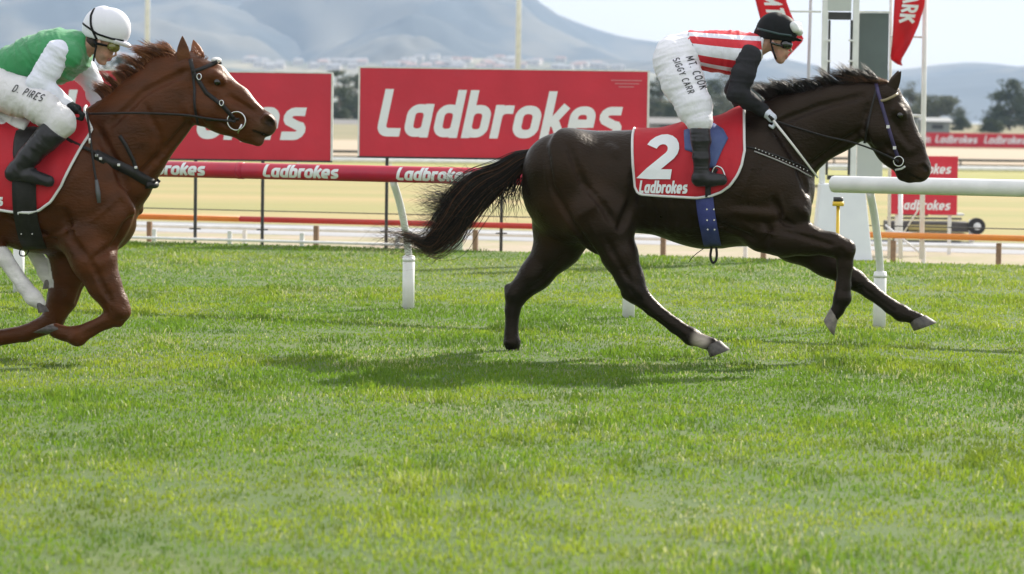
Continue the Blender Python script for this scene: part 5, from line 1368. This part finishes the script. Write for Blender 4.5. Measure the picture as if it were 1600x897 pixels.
strap("strap", FC, BC, [(92, 212), (110, 222), (130, 231), (150, 240)], .018, LEATHER, bpc, .016, -1, .004, -.25)
strap("neck_strap", FC, BC, [(184, 212), (194, 228), (204, 250), (210, 272)], .022, LEATHER, bpc, .007, -1, .004, -.2)
for x, y in ((152, 243), (158, 248), (182, 258), (208, 262)):
    L = FC.p(x, y, -.2); w = hit_w(BC, L[0], L[2], -1, -.2); MB().box((L[0], w - .016, L[2]), (.02, .008, .018)).build("buckle", STEEL, bpc, bevel=.003)
wh = ethere(FC, "whip", "dark riding whip hanging from the green vested rider's glove", "whip", "riding whips")
wp_ = [(136, 176, -.24), (140, 205, -.25), (143, 232, -.26), (149, 275, -.265), (155, 300, -.27)]
MB().tube([FC.p(*q) for q in curve_pts(wp_, 5)], .007, 8).build("shaft", LEATHER, wh, True); MB().tube([FC.p(140, 216, -.255), FC.p(141, 224, -.257)], .009, 8).build("collar", PIPING, wh, True)
MB().tube([FC.p(150.5, 281, -.268), FC.p(153, 300, -.27), FC.p(155, 317, -.27)], [.010, .015, .011], 8).build("flap", M("grey_whip_flap", (.09, .095, .10), .5), wh, True)

# ================================================================== RIDERS
def glove(fr, parent, wrist, palm, tip, w, mat, curl=1.0, name="glove", scale=1.0):
    """A closed hand in a glove: palm, four bent fingers of unequal length round the rein, thumb from the side of the palm."""
    A, Bp, T = fr.p(*wrist, w), fr.p(*palm, w), fr.p(*tip, w); d = Bp - A; d /= np.linalg.norm(d); n = np.array([d[2], 0, -d[0]])
    if n[2] > 0: n = -n
    q = [cone(A - d * .015, A + d * .02, .030, .028, 1.0, .015), cone(A + d * .015, A + d * .065, .026, .030, .72, .015)]
    base = A + d * .075 * scale
    for i, (ln, off) in enumerate(((.92, -.030), (1.0, -.010), (.96, .010), (.78, .029))):
        o = np.array([0, off, 0]); k0 = base + o; k1 = k0 + d * .032 * ln + n * .012; k2 = k1 + n * .030 * ln + d * .004; k3 = k2 - d * .024 * ln + n * .004
        q += [cone(k0 - d * .02, k1, .0098, .0092, 1, .005), cone(k1, k2, .0092, .0085, 1, .003), cone(k2, k3, .0085, .0074, 1, .003)]
    th0 = A + d * .03 + np.array([0, -.030, 0]); th1 = th0 + d * .028 + np.array([0, -.012, .010]); th2 = th1 + d * .030 + n * .010
    q += [cone(th0, th1, .013, .011, 1, .008), cone(th1, th2, .011, .009, 1, .004)]
    return sdf_obj(name, q, .0042, mat, parent, smooth=1)[0]
def rider(fr, origin_px, label, spec):
    c = fr.p(*origin_px, 0); f2 = fr.moved(c[0], c[2]); root = ethere(f2, "person", label, "person", "jockeys")
    R = {}
    for k, v in spec.items(): R[k] = [x for pts, kk, sm in v for x in chainp(f2, pts, kk, sm)]
    return f2, root, R

# ---- rider of the dark horse
spec = dict(
 torso=[([(1054, 86, 29, 0), (1085, 78, 25, 0), (1118, 80, 28, 0), (1146, 82, 30, 0), (1172, 76, 22, 0)], .72, .05), ([(1170, 84, 17, -.15), (1170, 84, 17, .15)], 1, .04), ([(1172, 72, 15, 0), (1192, 70, 13, 0), (1204, 64, 13, 0)], .95, .03)],
 head=[([(1212, 49, 24, 0), (1216, 52, 23, 0)], 1.28, .03), ([(1217, 74, 13, 0), (1218, 88, 8, 0), (1219, 94, 6, 0)], .95, .03), ([(1226, 62, 9.5, 0), (1224, 82, 8, 0)], .9, .025), ([(1233, 71, 2.4, 0), (1237, 80, 2.9, 0)], 1.0, .010), ([(1234, 82, 2.4, 0), (1230, 83, 3, 0)], .7, .008), ([(1231, 87.5, 2.2, 0), (1229, 88, 2.4, 0)], .5, .005), ([(1229.5, 91, 2.2, 0), (1227, 91, 2.4, 0)], .5, .005), ([(1222, 95, 5, 0), (1219, 95, 5, 0)], .9, .01), ([(1234, 64, 3, -.03), (1235, 64, 3, .03)], 1, .01), ([(1207, 66, 4.5, -.078), (1206, 72, 3.2, -.076)], 1.6, .008), ([(1207, 66, 4.5, .078), (1206, 72, 3.2, .076)], 1.6, .008)],
 armn=[([(1171, 88, 17, -.175), (1161, 118, 15.5, -.21), (1152, 146, 13.5, -.235), (1170, 158, 12, -.20), (1192, 172, 8.5, -.145), (1203, 180, 8, -.13)], 1, .03)],
 armf=[([(1171, 88, 17, .175), (1160, 116, 15, .20), (1148, 140, 13, .22), (1160, 160, 11, .18), (1168, 175, 8.5, .12), (1176, 181, 8, .10)], 1, .03)],
 legn=[([(1054, 98, 31, -.11), (1068, 130, 29, -.19), (1084, 165, 24, -.27), (1093, 190, 18, -.315)], 1, .04)],
 legf=[([(1054, 98, 31, .11), (1068, 130, 29, .19), (1084, 165, 24, .27), (1093, 190, 18, .315)], 1, .04)],
 shinn=[([(1093, 192, 15, -.325), (1095, 220, 13, -.345), (1096, 250, 11, -.35), (1096, 272, 9.5, -.35), (1092, 280, 9, -.35), (1112, 281, 8.5, -.35), (1128, 281, 7, -.35)], 1, .02)],
 shinf=[([(1093, 192, 15, .325), (1095, 220, 13, .345), (1096, 250, 11, .35), (1096, 272, 9.5, .35), (1092, 280, 9, .35), (1112, 281, 8.5, .35), (1128, 281, 7, .35)], 1, .02)])
fr1, r1, R1 = rider(FD, (1100, 290), "person in red and white striped silks and black helmet crouched over the dark horse", spec)
allp = R1['torso'] + R1['head'] + R1['armn'] + R1['armf'] + R1['legn'] + R1['legf'] + R1['shinn'] + R1['shinf']
ob_, PB, QB = sdf_obj("body", allp, .0075, SKIN, r1, inflate=-.004, smooth=1)
col = np.tile(np.array([.44, .25, .18]), (len(PB), 1)); px = fr1.px(PB)
for (c_, r_, k_) in [((1229, 89), 3.5, [0.34, 0.1, 0.09]), ((1220, 84), 6, [0.5, 0.24, 0.18]), ((1207, 69), 5, [0.5, 0.25, 0.2])]: col = blend(col, near(px, c_[0], c_[1], r_) * .8, k_)
setcol(ob_, col)
wcut = fr1.p(1074, 70, 0)
o, VP, VQ = sdf_obj("vest", R1['torso'][:7], .0075, STRIPES, r1, fold=(.018, 8, (1, 0, .25), 2), inflate=.006, smooth=2, planes=[(fr1.p(1081, 75, 0), (-1, 0, -.35)), (fr1.p(1190, 66, 0), (1, 0, .15))])
pv_ = fr1.px(VP); x_, y_ = pv_[:, 0], pv_[:, 1]
yt = 46.5 + (x_ - 1076) * (52 - 46.5) / 102; yb = np.interp(x_, [1085, 1110, 1146, 1185], [104, 110, 117, 120]); setfloat(o, np.clip((y_ - yt) / (yb - yt), 0, .999), "band")
for k in ('armn', 'armf'):
    sdf_obj("sleeve", R1[k][:-1], .0075, BLACKSLEEVE, r1, fold=(.010, 9, (.1, 0, 1), 4), inflate=.006, smooth=1)
ob, BP1, BQ1 = sdf_obj("breeches", R1['torso'][:2] + R1['legn'] + R1['legf'], .0075, WHITECLOTH, r1, fold=(.012, 9, (.3, 0, -1), 3), inflate=.009, smooth=2, planes=[(fr1.p(1087, 72, 0), (1, 0, .45)), (fr1.p(1095, 202, -.32), (.0, 0, -1))])
BB1 = bvh_of(BP1, BQ1)
drape_letters("lettering", fr1, BB1, "SIGGY CARR", CAPS, .07, .15, ((1051, 92), (1080, 150), (1060, 88)), INK, r1, step=.15, wg=-.25, lift=.003, gap=.12)
drape_letters("lettering", fr1, BB1, "MT. COOK", CAPS, .07, .15, ((1071, 89), (1098, 143), (1080, 85)), INK, r1, step=.15, wg=-.25, lift=.003, gap=.12)
sdf_obj("belt", R1['torso'][:2], .0075, BLACKSLEEVE, r1, inflate=.0105, smooth=1, planes=[(fr1.p(1087.5, 72, 0), (1, 0, .45)), (fr1.p(1084, 72, 0), (-1, 0, -.45))])
for k in ('shinn', 'shinf'): sdf_obj("boot", R1[k], .006, BOOTM, r1, fold=(.007, 9, (0, 0, 1), 8), inflate=.006, smooth=1, planes=[(fr1.p(1095, 200, -.33), (0, 0, 1))])
sdf_obj("helmet", chainp(fr1, [(1211, 49, 30, 0), (1218, 50, 28, 0)], 1.28, .03) + chainp(fr1, [(1183, 51, 5, 0), (1196, 54, 9, 0)], .7, .02), .006, BHELM, r1, smooth=2, planes=[(fr1.p(1215, 63, 0), (-.08, 0, -1))])
sdf_obj("peak", chainp(fr1, [(1236, 56, 9, 0), (1250, 62, 3, 0)], .55, .02), .005, BHELM, r1, smooth=1, planes=[(fr1.p(1242, 58.5, 0), (.25, 0, 1)), (fr1.p(1242, 63.5, 0), (-.25, 0, -1))])
HB1 = sdf_surface(chainp(fr1, [(1211, 49, 30, 0), (1218, 50, 28, 0)], 1.28, .03), .008); HBV1 = bvh_of(*HB1)
for sd in (-1, 1):
    strap("helmet_band", fr1, HBV1, [(1184, 45), (1200, 49), (1220, 54), (1238, 56)], .014, M("teal_band", (.03, .06, .065), .5) if sd < 0 else BHELM, r1, .004, sd, .003, 0)
MB().tube([fr1.p(x, y, -.078) for x, y in curve_pts([(1204, 60), (1207, 76), (1213, 93)], 4)], .006, 8).build("chin_strap", BHELM, r1, True)
MB().tube([fr1.p(x, y, .078) for x, y in curve_pts([(1204, 60), (1207, 76), (1213, 93)], 4)], .006, 8).build("chin_strap", BHELM, r1, True)
HDV = bvh_of(*sdf_surface(R1['head'], .007))
for sd in (-1, 1):
    strap("goggle_strap", fr1, HDV, [(1204, 66), (1214, 70), (1224, 72)], .014, DARKLENS, r1, .006, sd, .004, 0)
sdf_obj("goggles", chainp(fr1, [(1226, 69, 7.2, -.046), (1231, 70, 6.2, -.02), (1231, 70, 6.2, .02), (1226, 69, 7.2, .046)], 1, .02), .005, DARKLENS, r1, smooth=1)
sdf_obj("spare_goggles", chainp(fr1, [(1240, 40, 6.5, -.05), (1246, 41, 6, .0), (1240, 40, 6.5, .05)], 1, .02) + chainp(fr1, [(1243, 46, 6, -.05), (1249, 50, 5, 0), (1243, 46, 6, .05)], 1, .02), .005, CLEARLENS, r1, smooth=1)
# a light collar at the neck
cn = fr1.p(1191, 69, 0); ring = [cn + np.array([math.sin(a) * .012 + .0, math.cos(a) * .068, math.sin(a) * .066]) for a in np.linspace(0, 2 * math.pi, 25)[:-1]]
MB().tube(ring, .011, 8, closed=True).build("collar", WHITESLEEVE, r1, True)
glove(fr1, r1, (1194, 173), (1204, 182), (1210, 190), -.14, WHITEGLOVE); glove(fr1, r1, (1166, 172), (1174, 180), (1180, 186), .11, BLACKGLOVE)
wh1 = ethere(FD, "whip", "white riding whip held along the dark horse's shoulder", "whip", "riding whips")
MB().tube([FD.p(1205, 184, -.185), FD.p(1240, 228, -.2), FD.p(1278, 278, -.19)], [.008, .0075, .006], 8).build("shaft", M("white_whip", (.75, .74, .70), .5), wh1, True)
MB().tube([FD.p(1202, 180, -.184), FD.p(1208, 188, -.186)], .011, 8).build("handle", LEATHER, wh1, True)

# ---- rider of the chestnut
spec = dict(
 torso=[([(-18, 132, 38, 0), (18, 108, 29, 0), (55, 96, 36, 0), (88, 88, 38, 0), (112, 80, 32, 0)], .78, .05), ([(108, 88, 19, -.15), (108, 88, 19, .15)], 1, .04), ([(118, 72, 19, 0), (140, 68, 15, 0), (154, 60, 15, 0)], .95, .03)],
 head=[([(164, 46, 27, 0), (169, 49, 26, 0)], 1.3, .03), ([(162, 74, 14, 0), (158, 88, 9, 0), (157, 93, 6.5, 0)], .95, .03), ([(176, 64, 10, 0), (168, 84, 8.5, 0)], .9, .025), ([(181, 76, 2.5, 0), (181, 86, 3.2, 0)], 1.0, .010), ([(178, 88, 2.6, 0), (174, 88, 3, 0)], .7, .008), ([(174, 92, 2.3, 0), (171, 92, 2.5, 0)], .5, .005), ([(171.5, 95.5, 2.3, 0), (168, 95, 2.5, 0)], .5, .005), ([(162, 98, 5.5, 0), (158, 97, 5.5, 0)], .9, .01), ([(155, 66, 5, -.08), (153, 73, 3.5, -.078)], 1.6, .008), ([(155, 66, 5, .08), (153, 73, 3.5, .078)], 1.6, .008)],
 armn=[([(90, 84, 19.5, -.19), (76, 108, 17.5, -.22), (60, 130, 15, -.25), (80, 147, 13, -.235), (102, 163, 9.5, -.20), (116, 172, 8, -.19)], 1, .03)],
 armf=[([(118, 92, 18, .175), (132, 112, 16, .20), (144, 128, 13, .20), (149, 146, 11, .15), (152, 160, 9, .11), (156, 166, 8, .10)], 1, .03)],
 legn=[([(-14, 138, 34, -.11), (28, 150, 27, -.20), (66, 167, 23, -.28), (96, 192, 20, -.32)], 1, .04)],
 legf=[([(-14, 138, 34, .11), (28, 150, 27, .20), (66, 167, 23, .28), (96, 192, 20, .32)], 1, .04)],
 shinn=[([(92, 200, 19, -.33), (74, 215, 18, -.35), (46, 244, 15, -.36), (26, 265, 11, -.36), (20, 271, 10, -.36), (46, 274, 9.5, -.36), (76, 283, 7.5, -.36)], 1, .02)],
 shinf=[([(92, 200, 19, .33), (74, 215, 18, .35), (46, 244, 15, .36), (26, 265, 11, .36), (20, 271, 10, .36), (46, 274, 9.5, .36), (76, 283, 7.5, .36)], 1, .02)])
fr2, r2, R2 = rider(FC, (40, 285), "person in a green vest and white helmet crouched over the chestnut horse", spec)
allp = R2['torso'] + R2['head'] + R2['armn'] + R2['armf'] + R2['legn'] + R2['legf'] + R2['shinn'] + R2['shinf']
ob_, PB, QB = sdf_obj("body", allp, .0075, SKIN, r2, inflate=-.004, smooth=1)
col = np.tile(np.array([.44, .25, .18]), (len(PB), 1)); px = fr2.px(PB)
for (c_, r_, k_) in [((171, 94), 4, [0.34, 0.1, 0.09]), ((166, 84), 7, [0.5, 0.24, 0.18]), ((160, 90), 6, [0.34, 0.22, 0.17])]: col = blend(col, near(px, c_[0], c_[1], r_) * .8, k_)
setcol(ob_, col)
sdf_obj("vest", R2['torso'][:5] + R2['torso'][5:6], .0075, GREENSILK, r2, fold=(.022, 7, (1, 0, .6), 5), inflate=.007, smooth=2, planes=[(fr2.p(12, 115, 0), (-.75, 0, -.66)), (fr2.p(139, 68, 0), (1, 0, .1))])
for k in ('armn', 'armf'): sdf_obj("sleeve", R2[k][:-1], .0075, WHITESLEEVE, r2, fold=(.013, 10, (.5, 0, 1), 6), inflate=.007, smooth=1)
ob, BP2, BQ2 = sdf_obj("breeches", chainp(fr2, [(-18, 132, 37, 0), (8, 114, 29, 0)], .78, .05) + R2['legn'] + R2['legf'] + chainp(fr2, [(96, 192, 20, -.32), (88, 204, 15, -.336)], 1, .03) + chainp(fr2, [(96, 192, 20, .32), (88, 204, 15, .336)], 1, .03), .0075, GREYCLOTH, r2, fold=(.014, 9, (1, 0, -.4), 7), inflate=.007, smooth=2, planes=[])
BB2 = bvh_of(BP2, BQ2)
drape_letters("lettering", fr2, BB2, "D. PIRES", CAPS, .07, .3, ((24, 142), (80, 160), (26, 131.5)), INK, r2, step=.15, wg=-.25, lift=.003, gap=.12)
for k in ('shinn', 'shinf'): sdf_obj("boot", R2[k], .006, BOOTM, r2, fold=(.009, 9, (.6, 0, .7), 9), inflate=.006, smooth=1, planes=[(fr2.p(84, 201, -.33), (.62, 0, .78))])
hp_ = chainp(fr2, [(164, 45, 36, 0), (172, 45, 33, 0)], 1.36, .03)
sdf_obj("helmet", hp_ + chainp(fr2, [(138, 52, 7, 0), (150, 48, 12, 0)], .7, .02), .006, WHELM, r2, smooth=2, planes=[(fr2.p(165, 64, 0), (-.22, 0, -1))])
sdf_obj("peak", chainp(fr2, [(186, 64, 10, 0), (202, 72, 3, 0)], .5, .02), .005, WHELM, r2, smooth=1, planes=[(fr2.p(190, 63.5, 0), (.3, 0, 1)), (fr2.p(190, 71.5, 0), (-.3, 0, -1))])
HBV2 = bvh_of(*sdf_surface(hp_, .008))
for sd in (-1, 1):
    strap("helmet_band", fr2, HBV2, [(131, 36), (145, 44), (160, 54), (180, 61), (196, 64)], .011, BHELM, r2, .004, sd, .003, 0)
    strap("helmet_band", fr2, HBV2, [(150, 13), (147.5, 25), (149, 40), (154, 53), (158, 62)], .013, BHELM, r2, .004, sd, .003, 0)
    MB().tube([fr2.p(x, y, sd * .085) for x, y in curve_pts([(147, 62), (150, 72), (148, 84), (146, 96)], 4)], .006, 8).build("chin_strap", BHELM, r2, True)
HDV2 = bvh_of(*sdf_surface(R2['head'], .007))
for sd in (-1, 1): strap("goggle_strap", fr2, HDV2, [(150, 66), (160, 69), (172, 72)], .013, BHELM, r2, .006, sd, .004, 0)
sdf_obj("goggles", chainp(fr2, [(175, 73, 7.5, -.047), (180, 74, 6.2, -.02), (180, 74, 6.2, .02), (175, 73, 7.5, .047)], 1, .02), .005, AMBER, r2, smooth=1)
sdf_obj("hair", chainp(fr2, [(143, 64, 10, 0), (150, 66, 11, 0)], .55, .02), .006, M("dark_hair", (.03, .022, .018), .7, (.05, .035, .028), 60, .5, 200), r2, smooth=1)
glove(fr2, r2, (104, 163), (122, 172), (140, 182), -.20, BLACKGLOVE, scale=1.15); glove(fr2, r2, (153, 161), (160, 166), (172, 168), .10, BLACKGLOVE)
